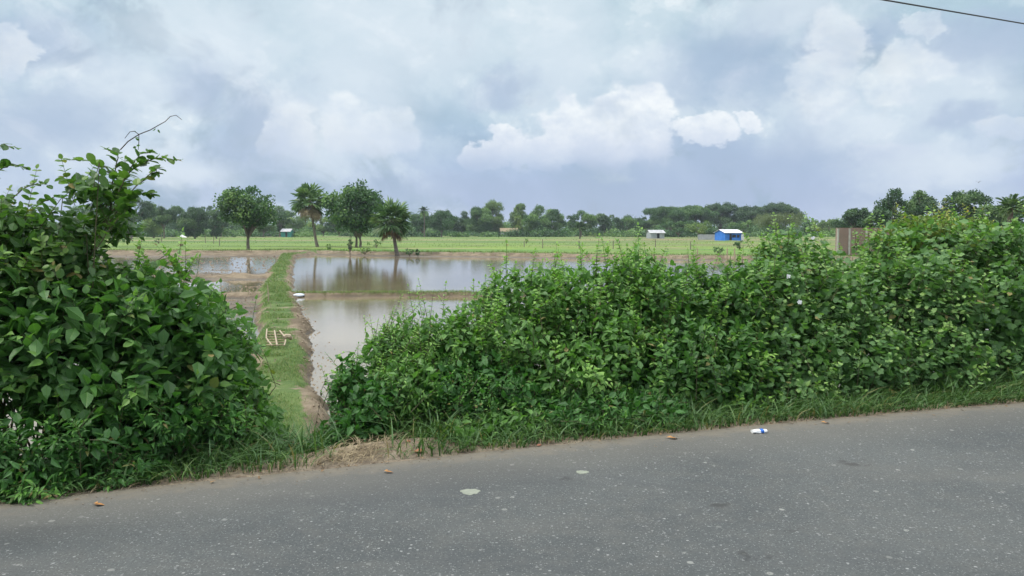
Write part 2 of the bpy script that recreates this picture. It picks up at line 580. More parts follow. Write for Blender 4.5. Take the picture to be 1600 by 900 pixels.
CONCRETE = plain_mat('concrete', (0.36, 0.34, 0.31), (0.50, 0.47, 0.43), 3.0, 0.85)
CABLE = plain_mat('cable', (0.015, 0.015, 0.016), (0.025, 0.025, 0.026), 3.0, 0.5)
PALE_PATCH = plain_mat('pale_patch', (0.20, 0.22, 0.18), (0.25, 0.27, 0.22), 30.0, 0.9)
DRY_LEAF = plain_mat('dry_leaf', (0.30, 0.13, 0.04), (0.42, 0.22, 0.07), 25.0, 0.7)
BRICK_BIT = plain_mat('brick_bit', (0.34, 0.13, 0.08), (0.42, 0.19, 0.12), 25.0, 0.9)
PETAL = plain_mat('petal', (0.72, 0.72, 0.76), (0.80, 0.80, 0.82), 25.0, 0.6)
BIRD = plain_mat('feather_dark', (0.02, 0.02, 0.02), (0.04, 0.035, 0.03), 25.0, 0.7)
DRYBLACK = plain_mat('withered_leaf', (0.035, 0.025, 0.02), (0.07, 0.05, 0.03), 25.0, 0.8)


def brick_mat():
    m, t, b, o = principled('brick', 0.9, 0.2)
    tcn = t.add('ShaderNodeTexCoord')
    mp = t.add('ShaderNodeMapping')
    t.put(mp.inputs['Vector'], tcn.outputs['Object'])
    mp.inputs['Rotation'].default_value = (R(90), 0, 0)
    bk = t.add('ShaderNodeTexBrick')
    t.put(bk.inputs['Vector'], mp.outputs[0])
    bk.inputs['Scale'].default_value = 1.0
    bk.inputs['Brick Width'].default_value = 0.25
    bk.inputs['Row Height'].default_value = 0.08
    bk.inputs['Mortar Size'].default_value = 0.012
    bk.inputs['Color1'].default_value = (0.27, 0.13, 0.10, 1)
    bk.inputs['Color2'].default_value = (0.24, 0.13, 0.11, 1)
    bk.inputs['Mortar'].default_value = (0.34, 0.31, 0.28, 1)
    n = t.noise(tcn.outputs['Object'], 1.3, 6, 0.65)
    c = t.mix(t.step(n, 0.35, 0.75), bk.outputs[0], (0.24, 0.17, 0.14))
    t.put(b.inputs['Base Color'], c)
    return m


BRICK = brick_mat()


def ground_mat():
    m, t, b, o = principled('ground_earth', 0.9, 0.25)
    geo = t.add('ShaderNodeNewGeometry')
    pos = geo.outputs['Position']
    sp = t.add('ShaderNodeSeparateXYZ')
    t.put(sp.inputs[0], pos)
    # mud
    nm = t.noise(pos, 0.9, 8, 0.65)
    nf = t.noise(pos, 9.0, 6, 0.7)
    mud = t.mix(t.step(nm, 0.38, 0.64), (0.125, 0.095, 0.062), (0.255, 0.205, 0.142))
    mud = t.mix(t.math('MULTIPLY', t.step(t.noise(t.scalev(pos, (0.35, 1.6, 1.0)), 1.0, 6, 0.65), 0.50, 0.66), 0.6), mud, (0.095, 0.088, 0.050))
    mud = t.mix(t.math('MULTIPLY', t.step(nf, 0.45, 0.75), 0.6), mud, (0.13, 0.10, 0.07))
    # wet mud close to the water line
    wet = t.step(t.math('ADD', sp.outputs[2], t.math('MULTIPLY', t.math('SUBTRACT', nf, 0.5), 0.06)), -1.17, -1.08)
    mud = t.mix(wet, t.mix(1.0, mud, (0.62, 0.58, 0.52), 'MULTIPLY'), mud)
    # soil of the verge
    ns = t.noise(pos, 5.0, 8, 0.7)
    soil = t.mix(t.step(ns, 0.35, 0.7), (0.17, 0.135, 0.10), (0.33, 0.28, 0.21))
    soil = t.mix(t.step(t.noise(pos, 2.2, 4), 0.62, 0.75), soil, (0.33, 0.17, 0.11))
    # grass
    ng = t.noise(pos, 1.6, 8, 0.7)
    grass = t.mix(t.step(ng, 0.3, 0.7), (0.055, 0.105, 0.028), (0.12, 0.17, 0.05))
    # far paddies in strips
    fv = t.scalev(pos, (0.010, 0.085, 0.0))
    n1 = t.noise(fv, 1.0, 3, 0.5, 0.4)
    fv2 = t.scalev(pos, (0.035, 0.30, 0.0))
    n2 = t.noise(fv2, 1.0, 5, 0.65)
    fcol = t.mix(t.step(n1, 0.46, 0.54), (0.080, 0.150, 0.038), (0.19, 0.27, 0.055))
    fcol = t.mix(t.step(n2, 0.50, 0.62), fcol, (0.075, 0.135, 0.040))
    spx = t.math('MULTIPLY_ADD', sp.outputs[0], -0.10, sp.outputs[1])
    spx = t.math('MULTIPLY_ADD', t.math('SUBTRACT', t.noise(t.scalev(pos, (0.03, 0.03, 0.0)), 1.0, 4, 0.6), 0.5), 34.0, spx)
    rp = t.add('ShaderNodeValToRGB')
    t.put(rp.inputs[0], t.math('DIVIDE', t.math('SUBTRACT', spx, 85.0), 300.0, clamp=True))
    G1, G2, G3, TN, LM, DK = (0.10, 0.21, 0.04, 1), (0.075, 0.145, 0.038, 1), (0.13, 0.21, 0.055, 1), (0.26, 0.21, 0.12, 1), (0.175, 0.255, 0.05, 1), (0.05, 0.075, 0.03, 1)
    st = [(0.0, G1), (0.075, G1), (0.08, LM), (0.135, LM), (0.14, DK), (0.152, DK), (0.158, LM), (0.20, G3), (0.25, LM), (0.262, DK), (0.275, G2), (0.36, G2), (0.37, TN), (0.45, TN), (0.46, G3), (0.56, G2), (0.57, LM), (0.62, LM), (0.64, G2), (0.8, TN), (0.86, G3), (1.0, G1)]
    while len(rp.color_ramp.elements) > 1:
        rp.color_ramp.elements.remove(rp.color_ramp.elements[-1])
    rp.color_ramp.elements[0].position = 0.0
    rp.color_ramp.elements[0].color = st[0][1]
    for p_, c_ in st[1:]:
        rp.color_ramp.elements.new(p_).color = c_
    fcol = t.mix(0.62, fcol, rp.outputs[0])
    rt = t.math('MULTIPLY', t.step(sp.outputs[0], -5.0, 45.0), t.step(t.noise(t.scalev(pos, (0.05, 0.14, 0.0)), 1.0, 5, 0.65), 0.44, 0.58))
    fcol = t.mix(t.math('MULTIPLY', rt, 0.75), fcol, (0.20, 0.165, 0.095))
    fcol = t.mix(t.math('MULTIPLY', t.step(t.noise(t.scalev(pos, (0.10, 0.30, 0.0)), 1.0, 6, 0.7), 0.48, 0.62), 0.5), fcol, (0.065, 0.115, 0.035))
    n3 = t.noise(t.scalev(pos, (0.014, 0.10, 0.0)), 1.9, 5, 0.62)
    fcol = t.mix(t.math('MULTIPLY', t.step(n3, 0.56, 0.64), 0.7), fcol, (0.29, 0.235, 0.14))
    fcol = t.mix(t.math('MULTIPLY', t.step(t.noise(pos, 0.7, 7, 0.7), 0.5, 0.75), 0.5), fcol, (0.085, 0.14, 0.04))
    zm, zg, zf = t.attr('mud'), t.attr('grass'), t.attr('field')
    jit = t.math('MULTIPLY', t.math('SUBTRACT', nf, 0.5), 0.9)
    c = t.mix(t.step(t.math('ADD', zm, jit), 0.35, 0.65), soil, mud)
    c = t.mix(t.step(t.math('ADD', zg, jit), 0.4, 0.7), c, grass)
    c = t.mix(t.step(t.math('ADD', zf, t.math('MULTIPLY', jit, 0.5)), 0.4, 0.6), c, fcol)
    t.put(b.inputs['Base Color'], c)
    t.put(b.inputs['Roughness'], t.math('MULTIPLY_ADD', wet, 0.5, 0.42))
    bp = t.add('ShaderNodeBump')
    bp.inputs['Strength'].default_value = 0.8
    bp.inputs['Distance'].default_value = 0.05
    t.put(bp.inputs['Height'], t.math('ADD', nf, t.math('MULTIPLY', t.noise(pos, 40, 4, 0.7), 0.35)))
    t.l.new(bp.outputs[0], b.inputs['Normal'])
    return m


def asphalt_mat():
    m, t, b, o = principled('asphalt', 0.82, 0.35)
    geo = t.add('ShaderNodeNewGeometry')
    pos = geo.outputs['Position']

    def cells(scale, share, soft=0.02):
        v = t.add('ShaderNodeTexVoronoi', feature='F1')
        t.put(v.inputs['Vector'], pos)
        v.inputs['Scale'].default_value = scale
        s = t.add('ShaderNodeSeparateColor')
        t.put(s.inputs[0], v.outputs['Color'])
        pick = t.step(s.outputs[0], 1 - share - soft, 1 - share + soft)
        inside = t.step(v.outputs['Distance'], 0.46, 0.30)
        return t.math('MULTIPLY', pick, inside), s.outputs[1], v.outputs['Distance']

    nb = t.noise(pos, 0.55, 5, 0.6)
    nmn = t.noise(pos, 6.0, 6, 0.65)
    nfn = t.noise(pos, 70.0, 5, 0.8)
    c = t.mix(t.step(nb, 0.35, 0.65), (0.058, 0.065, 0.067), (0.084, 0.091, 0.090))
    c = t.mix(t.math('MULTIPLY', t.step(nmn, 0.4, 0.7), 0.4), c, (0.098, 0.099, 0.092))
    c = t.mix(t.math('MULTIPLY', t.step(nfn, 0.48, 0.30), 0.75), c, (0.026, 0.030, 0.031))
    c = t.mix(t.math('MULTIPLY', t.step(nfn, 0.54, 0.70), 0.7), c, (0.165, 0.175, 0.175))
    a1, r1, d1 = cells(95, 0.22)
    c = t.mix(t.math('MULTIPLY', a1, t.math('MULTIPLY_ADD', r1, 0.6, 0.25)), c, (0.24, 0.25, 0.245))
    a2, r2, d2 = cells(48, 0.05)
    c = t.mix(t.math('MULTIPLY', a2, t.math('MULTIPLY_ADD', r2, 0.7, 0.25)), c, (0.28, 0.29, 0.285))
    a4, r4, d4 = cells(22, 0.006)
    c = t.mix(t.math('MULTIPLY', a4, t.math('MULTIPLY_ADD', r4, 0.5, 0.35)), c, (0.38, 0.39, 0.36))
    a3, r3, d3 = cells(70, 0.12)
    c = t.mix(t.math('MULTIPLY', a3, 0.6), c, (0.035, 0.038, 0.04))
    dk, rk, dd = cells(3.2, 0.035)
    c = t.mix(t.math('MULTIPLY', t.math('MULTIPLY', dk, t.step(nmn, 0.5, 0.6)), 0.7), c, (0.03, 0.03, 0.03))
    trk = t.noise(t.scalev(pos, (0.25, 1.1, 1.0)), 1.0, 5, 0.6, 0.3)
    c = t.mix(t.math('MULTIPLY', t.step(trk, 0.52, 0.68), 0.30), c, (0.120, 0.116, 0.105))
    c = t.mix(t.math('MULTIPLY', t.step(trk, 0.46, 0.32), 0.35), c, (0.045, 0.050, 0.056))
    # dust from the shoulder
    e = t.attr('edge')
    ed = t.math('ADD', e, t.math('MULTIPLY', t.math('SUBTRACT', nmn, 0.5), 0.55))
    ed = t.math('ADD', ed, t.math('MULTIPLY', t.math('SUBTRACT', nfn, 0.5), 0.16))
    c = t.mix(t.math('MULTIPLY', t.step(ed, 0.34, 0.02), 0.85), c, (0.165, 0.143, 0.108))
    c = t.mix(t.math('MULTIPLY', t.step(ed, 0.95, 0.25), 0.35), c, (0.150, 0.138, 0.115))
    t.put(b.inputs['Base Color'], c)
    bp = t.add('ShaderNodeBump')
    bp.inputs['Strength'].default_value = 0.7
    bp.inputs['Distance'].default_value = 0.006
    t.put(bp.inputs['Height'], t.math('ADD', nfn, t.math('MULTIPLY', a1, 0.4)))
    t.l.new(bp.outputs[0], b.inputs['Normal'])
    return m


def water_mat():
    m, t, b, o = principled('muddy_water', 0.035, 0.5)
    geo = t.add('ShaderNodeNewGeometry')
    pos = geo.outputs['Position']
    n = t.noise(pos, 0.25, 4, 0.5)
    t.put(b.inputs['Base Color'], t.mix(t.step(n, 0.3, 0.7), (0.165, 0.130, 0.080), (0.22, 0.18, 0.115)))
    b.inputs['IOR'].default_value = 1.62
    bp = t.add('ShaderNodeBump')
    bp.inputs['Strength'].default_value = 0.35
    bp.inputs['Distance'].default_value = 0.006
    t.put(bp.inputs['Height'], t.noise(t.scalev(pos, (1, 2.2, 1)), 3.0, 5, 0.6))
    t.l.new(bp.outputs[0], b.inputs['Normal'])
    return m


GROUND, ASPHALT, WATER = ground_mat(), asphalt_mat(), water_mat()


# ------------------------------------------------------------------ terrain
def vnoise(x, y, cell, seed=0):
    x = np.asarray(x, float) / cell
    y = np.asarray(y, float) / cell
    xi, yi = np.floor(x).astype(np.int64), np.floor(y).astype(np.int64)
    fx, fy = x - xi, y - yi
    fx, fy = fx * fx * (3 - 2 * fx), fy * fy * (3 - 2 * fy)

    def h(a, b):
        k = (a * 374761393 + b * 668265263 + seed * 1442695041) & 0xFFFFFFFF
        k = ((k ^ (k >> 13)) * 1274126177) & 0xFFFFFFFF
        return ((k ^ (k >> 16)) & 0xFFFF) / 65535.0

    return (h(xi, yi) * (1 - fx) + h(xi + 1, yi) * fx) * (1 - fy) + (h(xi, yi + 1) * (1 - fx) + h(xi + 1, yi + 1) * fx) * fy


def fbm(x, y, cell, seed=0, n=4):
    s, a, tot = 0, 1.0, 0
    for i in range(n):
        s = s + a * (vnoise(x, y, cell / 2 ** i, seed + i) - 0.5)
        tot += a
        a *= 0.55
    return s / tot


def sst(v, lo, hi):
    t = np.clip((v - lo) / (hi - lo), 0, 1)
    return t * t * (3 - 2 * t)


def ye(x):
    """far edge of the road"""
    xc = np.clip(x, -14, 14)
    return 5.88 + 0.353 * x - 0.0065 * xc * xc - (np.abs(x) - np.abs(xc)) * 0.0065 * 14


ROAD_W = 7.2
Z_WATER = -1.20
Z_FIELD = -0.90


def bank_y(x):
    """foot of the far bank"""
    return np.interp(x, [-80, -45, -25, -12, 0, 12, 40, 80], [95, 95, 95, 87, 84, 78, 70, 70]) + 1.6 * fbm(x, x * 0 + 3, 6, 11)


BUND_Y = np.array([9.0, 11.4, 14.0, 18.0, 22.0, 27.0, 31.0, 34.0, 40.0, 48.0, 62.0, 84.0])
BUND_PX = np.array([438, 437, 436, 436, 440, 437, 432, 430, 433, 437, 443, 450])


def bund_x(y):
    return (np.interp(y, BUND_Y, BUND_PX) - 800) / F * y


def height(x, y):
    x = np.asarray(x, float)
    y = np.asarray(y, float)
    s = (y - ye(x)) * 0.943
    n1 = fbm(x, y, 1.3, 1)
    n2 = fbm(x, y, 0.25, 5, 3)
    # fields north of the road
    left = x < bund_x(np.clip(y, 9, 84))
    # wet paddies: bottom below the water in the right basin, half drained on the left
    b_right = -1.33 + 0.05 * n1 + 0.02 * n2
    dry = np.interp(y, [10, 24, 30, 34, 37, 42, 46, 50, 54, 66, 80, 90], [-0.02, 0.0, 0.05, 0.09, -0.01, 0.0, 0.07, 0.08, -0.02, -0.05, 0.0, 0.10])
    b_left = -1.235 + dry + 0.16 * n1 + 0.06 * n2
    base = np.where(left, b_left, b_right)
    bx = bund_x(np.clip(y, 9, 84))
    dxb = np.abs(x - bx - 0.45 * fbm(y, y * 0, 2.2, 21) - np.where(x > bx, 0.42, 0.42) * fbm(x, y, 1.1, 22) - 0.25 * fbm(x, y, 0.35, 23))
    wb = np.interp(y, [9, 14, 24, 34, 60, 84], [0.36, 0.46, 0.60, 0.60, 0.60, 0.70])
    prof = sst(dxb, wb + 0.26, wb * 0.7)
    bund = 0.34 * prof * (y > 7) * (y < bank_y(x) + 2)
    bz = Z_WATER - 0.05 + bund * (1 + 0.35 * n1) + 0.06 * n2
    base = np.where(bund > 0.01, np.maximum(base, bz), base)
    # cross bund, right side
    cy_ = 34.0 + 0.6 * fbm(x, x * 0, 3, 31) + 0.012 * x
    cb = sst(np.abs(y - cy_ + 0.5 * fbm(x, y * 0, 1.1, 33)), 0.62, 0.15) * 0.24
    base = np.where(~left, np.maximum(base, -1.28 + cb + 0.05 * n1 + 0.04 * n2 - 1.0 * (cb < 0.01)), base)
    # cross ridges, left side
    for yy, hh, sd in ((33.5, 0.16, 41), (46.5, 0.17, 42), (56.0, 0.05, 43)):
        c2 = sst(np.abs(y - yy - 0.8 * fbm(x, x * 0, 3, sd)), 0.8, 0.2) * hh
        base = base + np.where(left, c2 * (1 + 0.9 * n1) * (1 + n2), 0)
    # mud flat in front of the far bank
    by = bank_y(x)
    flat = sst(y, by - np.interp(x, [-40, -20, 0, 40], [15, 8, 9, 9]), by - 1)
    base = base + flat * np.where(left, 0.08, 0.17) + np.where(flat > 0.2, 0.04 * n1, 0)
    # far side: the bank and the higher fields
    up = sst(y, by, by + 1.0)
    far = Z_FIELD + 0.10 * fbm(x, y, 5, 51)
    # terraces to the right
    for yy, hh in ((112, 0.12), (122, 0.10), (139, 0.16), (158, 0.12), (186, 0.18), (225, 0.2), (280, 0.2), (330, 0.2)):
        far = far + hh * sst(np.abs(y - yy - 0.06 * x - 3 * fbm(x, x * 0, 25, int(yy))), 0.8, 0.25) * (0.6 + fbm(x, y, 3, 9))
    base = base * (1 - up) + far * up
    # grassy lip on top of the bank
    base = base + 0.14 * sst(np.abs(y - by - 1.6), 1.1, 0.3) * (1 + n1)
    # embankment of the road
    emb_w = 3.5
    e = sst(s, 0.45, emb_w)
    shoulder = -0.015 - 0.05 * sst(s, 0.0, 0.5) + 0.05 * n2 * sst(s, 0.05, 0.5) + 0.06 * n1 * sst(s, 0.3, 1.0)
    mound = 0.10 * np.exp(-(((x + 0.85) / 0.45) ** 2 + ((s - 0.42) / 0.22) ** 2)) + 0.05 * np.exp(-(((x + 1.5) / 0.4) ** 2 + ((s - 0.45) / 0.2) ** 2))
    z = (shoulder + mound) * (1 - e) + base * e
    # bank of earth where the main bund meets the embankment
    z = np.where(s < 0.0, -0.012, z)
    # near side verge and fields behind the camera
    s2 = -s - ROAD_W
    zn = -0.03 + 0.05 * n2 * sst(s2, 0, 1) - 1.0 * sst(s2, 0.8, 5.0) + 0.05 * n1 * sst(s2, 0.5, 2)
    z = np.where(s2 > 0, zn, z)
    return z


def axis(spec):
    """spec: list of (stop, step) going outward from 0"""
    out, p = [0.0], 0.0
    for stop, st in spec:
        while p < stop - 1e-6:
            p += st
            out.append(p)
    return out


xa = axis([(9, 0.13), (30, 0.3), (90, 0.9), (260, 4), (700, 20), (4000, 200)])
xs = np.array([-v for v in xa[:0:-1]] + xa)
ya = axis([(3, 0.5), (16, 0.11), (40, 0.2), (100, 0.35), (240, 0.8), (420, 3), (900, 20), (5000, 200)])
yb = axis([(8, 0.5), (30, 2), (100, 10), (2000, 150)])
ys = np.array([-v for v in yb[:0:-1]] + ya)
X, Y = np.meshgrid(xs, ys)
Z = height(X, Y)
ny, nx = X.shape
me = bpy.data.meshes.new('ground')
V = np.stack([X, Y, Z], -1).reshape(-1, 3)
idx = np.arange(nx * ny).reshape(ny, nx)
Q = np.stack([idx[:-1, :-1], idx[:-1, 1:], idx[1:, 1:], idx[1:, :-1]], -1).reshape(-1, 4)
me.vertices.add(len(V))
me.vertices.foreach_set('co', V.astype(np.float32).ravel())
me.loops.add(Q.size)
me.loops.foreach_set('vertex_index', Q.astype(np.int32).ravel())
me.polygons.add(len(Q))
me.polygons.foreach_set('loop_start', (np.arange(len(Q)) * 4).astype(np.int32))
me.polygons.foreach_set('loop_total', np.full(len(Q), 4, np.int32))
me.polygons.foreach_set('use_smooth', np.full(len(Q), True))
S_ = (Y - ye(X)) * 0.943
BY = bank_y(X)
BX = bund_x(np.clip(Y, 9, 84))
dbx = X - BX
wbx = np.interp(Y, [9, 14, 24, 34, 60, 84], [0.36, 0.46, 0.60, 0.60, 0.60, 0.70])
a_mud = np.clip(sst(S_, 1.2, 3.0) * (Y < BY + 1.3), 0, 1)
g_bund = sst(np.abs(dbx + 0.12 + 0.8 * fbm(X, Y, 1.2, 25) + 0.4 * fbm(X, Y, 0.4, 26)), wbx + 0.12, wbx - 0.12) * (S_ > 2.0) * (Y < BY) * (0.45 + 1.4 * (fbm(X, Y, 0.9, 81) + 0.35))
g_cross = sst(np.abs(Y - 34.15 - 0.012 * X), 0.35, 0.1) * (dbx > 0) * (0.6 + 1.0 * fbm(X, Y, 1.5, 27))
g_emb = sst(S_, 0.35, 1.0) * sst(S_, 3.9, 3.0)
g_foot = sst(dbx, 0.45, 0.15) * (np.abs(dbx) < 1.6) * (S_ > 1.5) * (Y < 12.5)
g_near = (S_ < -ROAD_W - 0.6) * 1.0
g_lip = sst(Y, BY + 0.9, BY + 1.6) * 1.0
a_grass = np.clip(np.maximum.reduce([g_bund, g_cross, g_emb, g_foot, g_near, g_lip]), 0, 1)
a_grass = np.where((X > -1.8) & (X < -0.4) & (S_ < 1.0) & (S_ > 0), 0, a_grass)
a_field = np.clip(sst(Y, BY + 2.0, BY + 4.5), 0, 1)
for nm, arr in (('mud', a_mud), ('grass', a_grass), ('field', a_field)):
    at = me.attributes.new(nm, 'FLOAT', 'POINT')
    at.data.foreach_set('value', arr.astype(np.float32).ravel())
me.update(calc_edges=True)
me.materials.append(GROUND)
g = bpy.data.objects.new('ground', me)
link(g)
tag(g, 'earth bank, muddy paddy bottoms, grassy dykes and green fields out to the horizon', 'ground', kind='structure')


def ground_z(x, y):
    return float(height(np.array([x]), np.array([y]))[0])


# road sheet
mb = MB()
rx = np.concatenate([np.arange(-400, -20, 10), np.arange(-20, 20, 0.2), np.arange(20, 401, 10)])
nrm = np.array([-0.333, 0.943])
rows = []
offs = np.array([-ROAD_W, -ROAD_W + 0.3, -4, -2, -1.2, -0.8, -0.5, -0.3, -0.15, 0.0])
for k, of in enumerate(offs):
    wob = 0.05 * fbm(rx, rx * 0 + (2 if of > -1 else 9), 0.8, 61) + 0.03 * fbm(rx, rx * 0, 0.2, 62) if of in (0.0, -ROAD_W) else 0
    yy = ye(rx) + (of + wob) / 0.943
    zz = np.full_like(rx, 0.012) if of not in (0.0, -ROAD_W) else np.full_like(rx, -0.004)
    rows.append(np.stack([rx, yy, zz], 1))
RV = np.stack(rows, 0)
nr, nc = RV.shape[:2]
idr = np.arange(nr * nc).reshape(nr, nc)
RQ = np.stack([idr[:-1, :-1], idr[:-1, 1:], idr[1:, 1:], idr[1:, :-1]], -1).reshape(-1, 4)
mb.chunk(RV.reshape(-1, 3), RQ.ravel(), np.full(len(RQ), 4))
road = mb.build('road', ASPHALT)
at = road.data.attributes.new('edge', 'FLOAT', 'POINT')
at.data.foreach_set('value', np.repeat(-offs, nc).astype(np.float32))
tag(road, 'worn grey asphalt road with dusty edge along the hedge', 'road', kind='structure')

# water sheet in the paddies
mb = MB()
mb.polys([(-120, 8.0, Z_WATER), (160, 8.0, Z_WATER), (160, 98, Z_WATER), (-120, 98, Z_WATER)], [(0, 1, 2, 3)])
wtr = mb.build('water', WATER)
tag(wtr, 'still muddy brown water of the flooded paddies reflecting the sky', 'water', kind='structure')


# ------------------------------------------------------------------ plants near the road
def lobe(px, py, s, rpx, rpy, rd=None):
    """ellipsoid of foliage; s = metres behind the road edge"""
    d = 6.0
    for _ in range(20):
        d = ye((px - 800) / F * d) + s / 0.943
    c = D(px, py, d)
    rx_, rz_ = rpx / F * d, rpy / F * d
    ry_ = rd if rd else max(0.35, 0.5 * (rx_ + rz_))
    return (np.array(c), np.array([rx_, ry_, rz_]))


def inside(p, lobes, k=0.82):
    r = np.zeros(len(p), bool)
    for c, rr in lobes:
        r |= (((p - c) / rr) ** 2).sum(1) < k * k
    return r


def shrub(name, label, lobes, tpl, mat, size, dens=42, nleaf=11, slen=0.34, up=0.5, seed=1, cat='shrub', group=None, stem=STEM,
          fill=1.0, opposite=True, tipbright=True, rough=0.10, tonebias=0.0, spray=0, flat=0.0, others=(), mix=None, gaps=0.30):
    rng = np.random.default_rng(seed)
    foot = np.mean([l[0] for l in lobes], axis=0)
    foot[2] = ground_z(foot[0], foot[1])
    root = empty(name, foot, label, cat, group)
    Lf, St = MB(), MB()
    allbase, alltip = [], []
    for li, (c, rr) in enumerate(lobes):
        area = 4 * math.pi * ((rr[0] * rr[1]) ** 1.6 / 3 + (rr[0] * rr[2]) ** 1.6 / 3 + (rr[1] * rr[2]) ** 1.6 / 3) ** (1 / 1.6)
        n = max(6, int(area * dens))
        u = unit(rng.normal(size=(n, 3)))
        bump = 1 + rough * (2 * vnoise(u[:, 0] * 3 + li * 7, u[:, 2] * 3 + u[:, 1] * 2, 1.0, seed) - 1) + rng.normal(0, 0.05, n)
        tip = c + u * rr * bump[:, None]
        keep = ~inside(tip, [l for j, l in enumerate(lobes) if j != li]) & ~inside(tip, others, 0.75)
        gz = height(tip[:, 0], tip[:, 1])
        keep &= tip[:, 2] > gz + 0.03
        gn = vnoise(tip[:, 0] / 0.17 + tip[:, 1] * 3.1, tip[:, 2] / 0.15 + tip[:, 1] * 2.3, 1.0, seed + 9)
        keep &= gn > gaps
        u, tip = u[keep], tip[keep]
        tip = tip + u * (0.20 * (gn[keep] - 0.6))[:, None]
        n = len(tip)
        if n == 0:
            continue
        alt_ = (vnoise(tip[:, 0] / 0.28 + tip[:, 1], tip[:, 2] / 0.26 + 5, 1.0, seed + 31) > 0.66) if mix else np.zeros(n, bool)
        nout = unit(u / rr)
        sd = unit(nout * 0.7 + np.array([0, 0, up]) + rng.normal(0, 0.38, (n, 3)))
        L = slen * rng.uniform(0.6, 1.35, n)
        base = tip - sd * L[:, None] - np.array([0, 0, 1]) * (0.12 * L)[:, None]
        allbase.append(base)
        alltip.append(tip)
        mid = (base + tip) / 2 + np.array([0, 0, 1]) * (0.10 * L)[:, None]
        side0 = unit(np.cross(sd, rng.normal(size=(n, 3))))
        tone0 = np.clip(0.35 + 0.30 * (fbm(tip[:, 0] * 1.0 + 30, tip[:, 2] + tip[:, 1] * 0.5, 0.40, seed + 3) * 3) + tonebias, 0, 1)
        for k in range(nleaf):
            t = (k // 2 * 2 + 1.0) / nleaf if opposite else (k + 0.7) / nleaf
            t = 0.12 + 0.88 * t
            node = base * (1 - t) ** 2 + 2 * mid * t * (1 - t) + tip * t * t
            th = (k % 2) * math.pi + (k // 2) * (math.pi / 2 if opposite else 0.35) + rng.normal(0, 0.3, n)
            b2 = np.cross(sd, side0)
            lat = side0 * np.cos(th)[:, None] + b2 * np.sin(th)[:, None]
            yd = unit(lat * (1.0 - 0.45 * t) + sd * (0.35 + 0.5 * t) + np.array([0, 0, -0.20 - flat]) + rng.normal(0, 0.18, (n, 3)))
            nr_ = unit(np.array([0, 0, 1.0]) + nout * 0.55 + rng.normal(0, 0.30, (n, 3)))
            sz = size * rng.uniform(0.72, 1.18, n) * (1.0 - 0.50 * t ** 3)
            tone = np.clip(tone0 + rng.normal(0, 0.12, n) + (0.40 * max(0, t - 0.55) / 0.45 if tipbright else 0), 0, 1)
            ok = rng.random(n) > 0.06
            for tp_, sel, f_, tb in ((tpl, ok & ~alt_, 1.0, 0.0),) + (((mix[0], ok & alt_ & (rng.random(n) < mix[2]), mix[1], mix[3]),) if mix else ()):
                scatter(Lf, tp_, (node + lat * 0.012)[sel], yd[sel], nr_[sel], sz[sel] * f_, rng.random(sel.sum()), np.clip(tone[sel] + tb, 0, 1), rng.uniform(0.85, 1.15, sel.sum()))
        # twigs
        for i in range(n):
            if rng.random() < 0.6:
                St.tube([base[i], mid[i], tip[i]], [0.0035, 0.0028, 0.0015], 3, cap=False)
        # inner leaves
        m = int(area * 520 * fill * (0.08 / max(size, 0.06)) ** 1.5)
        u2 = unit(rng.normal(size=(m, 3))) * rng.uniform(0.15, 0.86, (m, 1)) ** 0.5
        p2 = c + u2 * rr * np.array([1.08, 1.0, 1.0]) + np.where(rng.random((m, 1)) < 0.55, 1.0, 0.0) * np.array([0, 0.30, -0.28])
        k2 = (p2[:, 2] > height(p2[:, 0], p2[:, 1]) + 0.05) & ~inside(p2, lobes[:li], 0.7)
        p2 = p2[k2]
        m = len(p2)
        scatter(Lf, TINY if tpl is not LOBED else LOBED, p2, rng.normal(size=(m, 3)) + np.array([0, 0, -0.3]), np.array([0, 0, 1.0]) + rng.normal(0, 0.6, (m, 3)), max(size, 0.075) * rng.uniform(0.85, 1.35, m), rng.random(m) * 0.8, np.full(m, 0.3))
    bs = np.concatenate(allbase)
    # main stems from the foot of the plant
    for i in rng.choice(len(bs), min(len(bs), 16 + int(len(bs) * 0.05)), replace=False):
        b0 = bs[i]
        f0 = np.array([foot[0] * 0.5 + b0[0] * 0.5 + rng.normal(0, 0.12), foot[1] * 0.6 + b0[1] * 0.4 + rng.normal(0, 0.10), 0])
        f0[2] = ground_z(f0[0], f0[1]) - 0.03
        m0 = (f0 * 0.45 + b0 * 0.55) + np.array([rng.normal(0, 0.06), rng.normal(0, 0.06), 0.08])
        St.tube([f0, (f0 + m0) / 2 + rng.normal(0, 0.02, 3), m0, b0], [0.012, 0.009, 0.006, 0.003], 5, cap=False)
    # long free shoots standing clear of the mass
    tips = np.concatenate(alltip)
    if spray:
        top = tips[np.argsort(-tips[:, 2] + rng.normal(0, 0.12, len(tips)))[:spray * 3]]
        for i in range(min(spray, len(top))):
            a = top[rng.integers(len(top))]
            hgt = rng.uniform(0.10, 0.32)
            dr = unit(np.array([rng.normal(0, 0.4), rng.normal(0, 0.4), 1.0]))
            free_shoot(Lf, St, a - dr * 0.1, a + dr * hgt, tpl, size * 0.8, 8, rng, tone=0.85)
    Lf.build('foliage', mat, root, foot)
    St.build('stems', stem, root, foot)
    return root


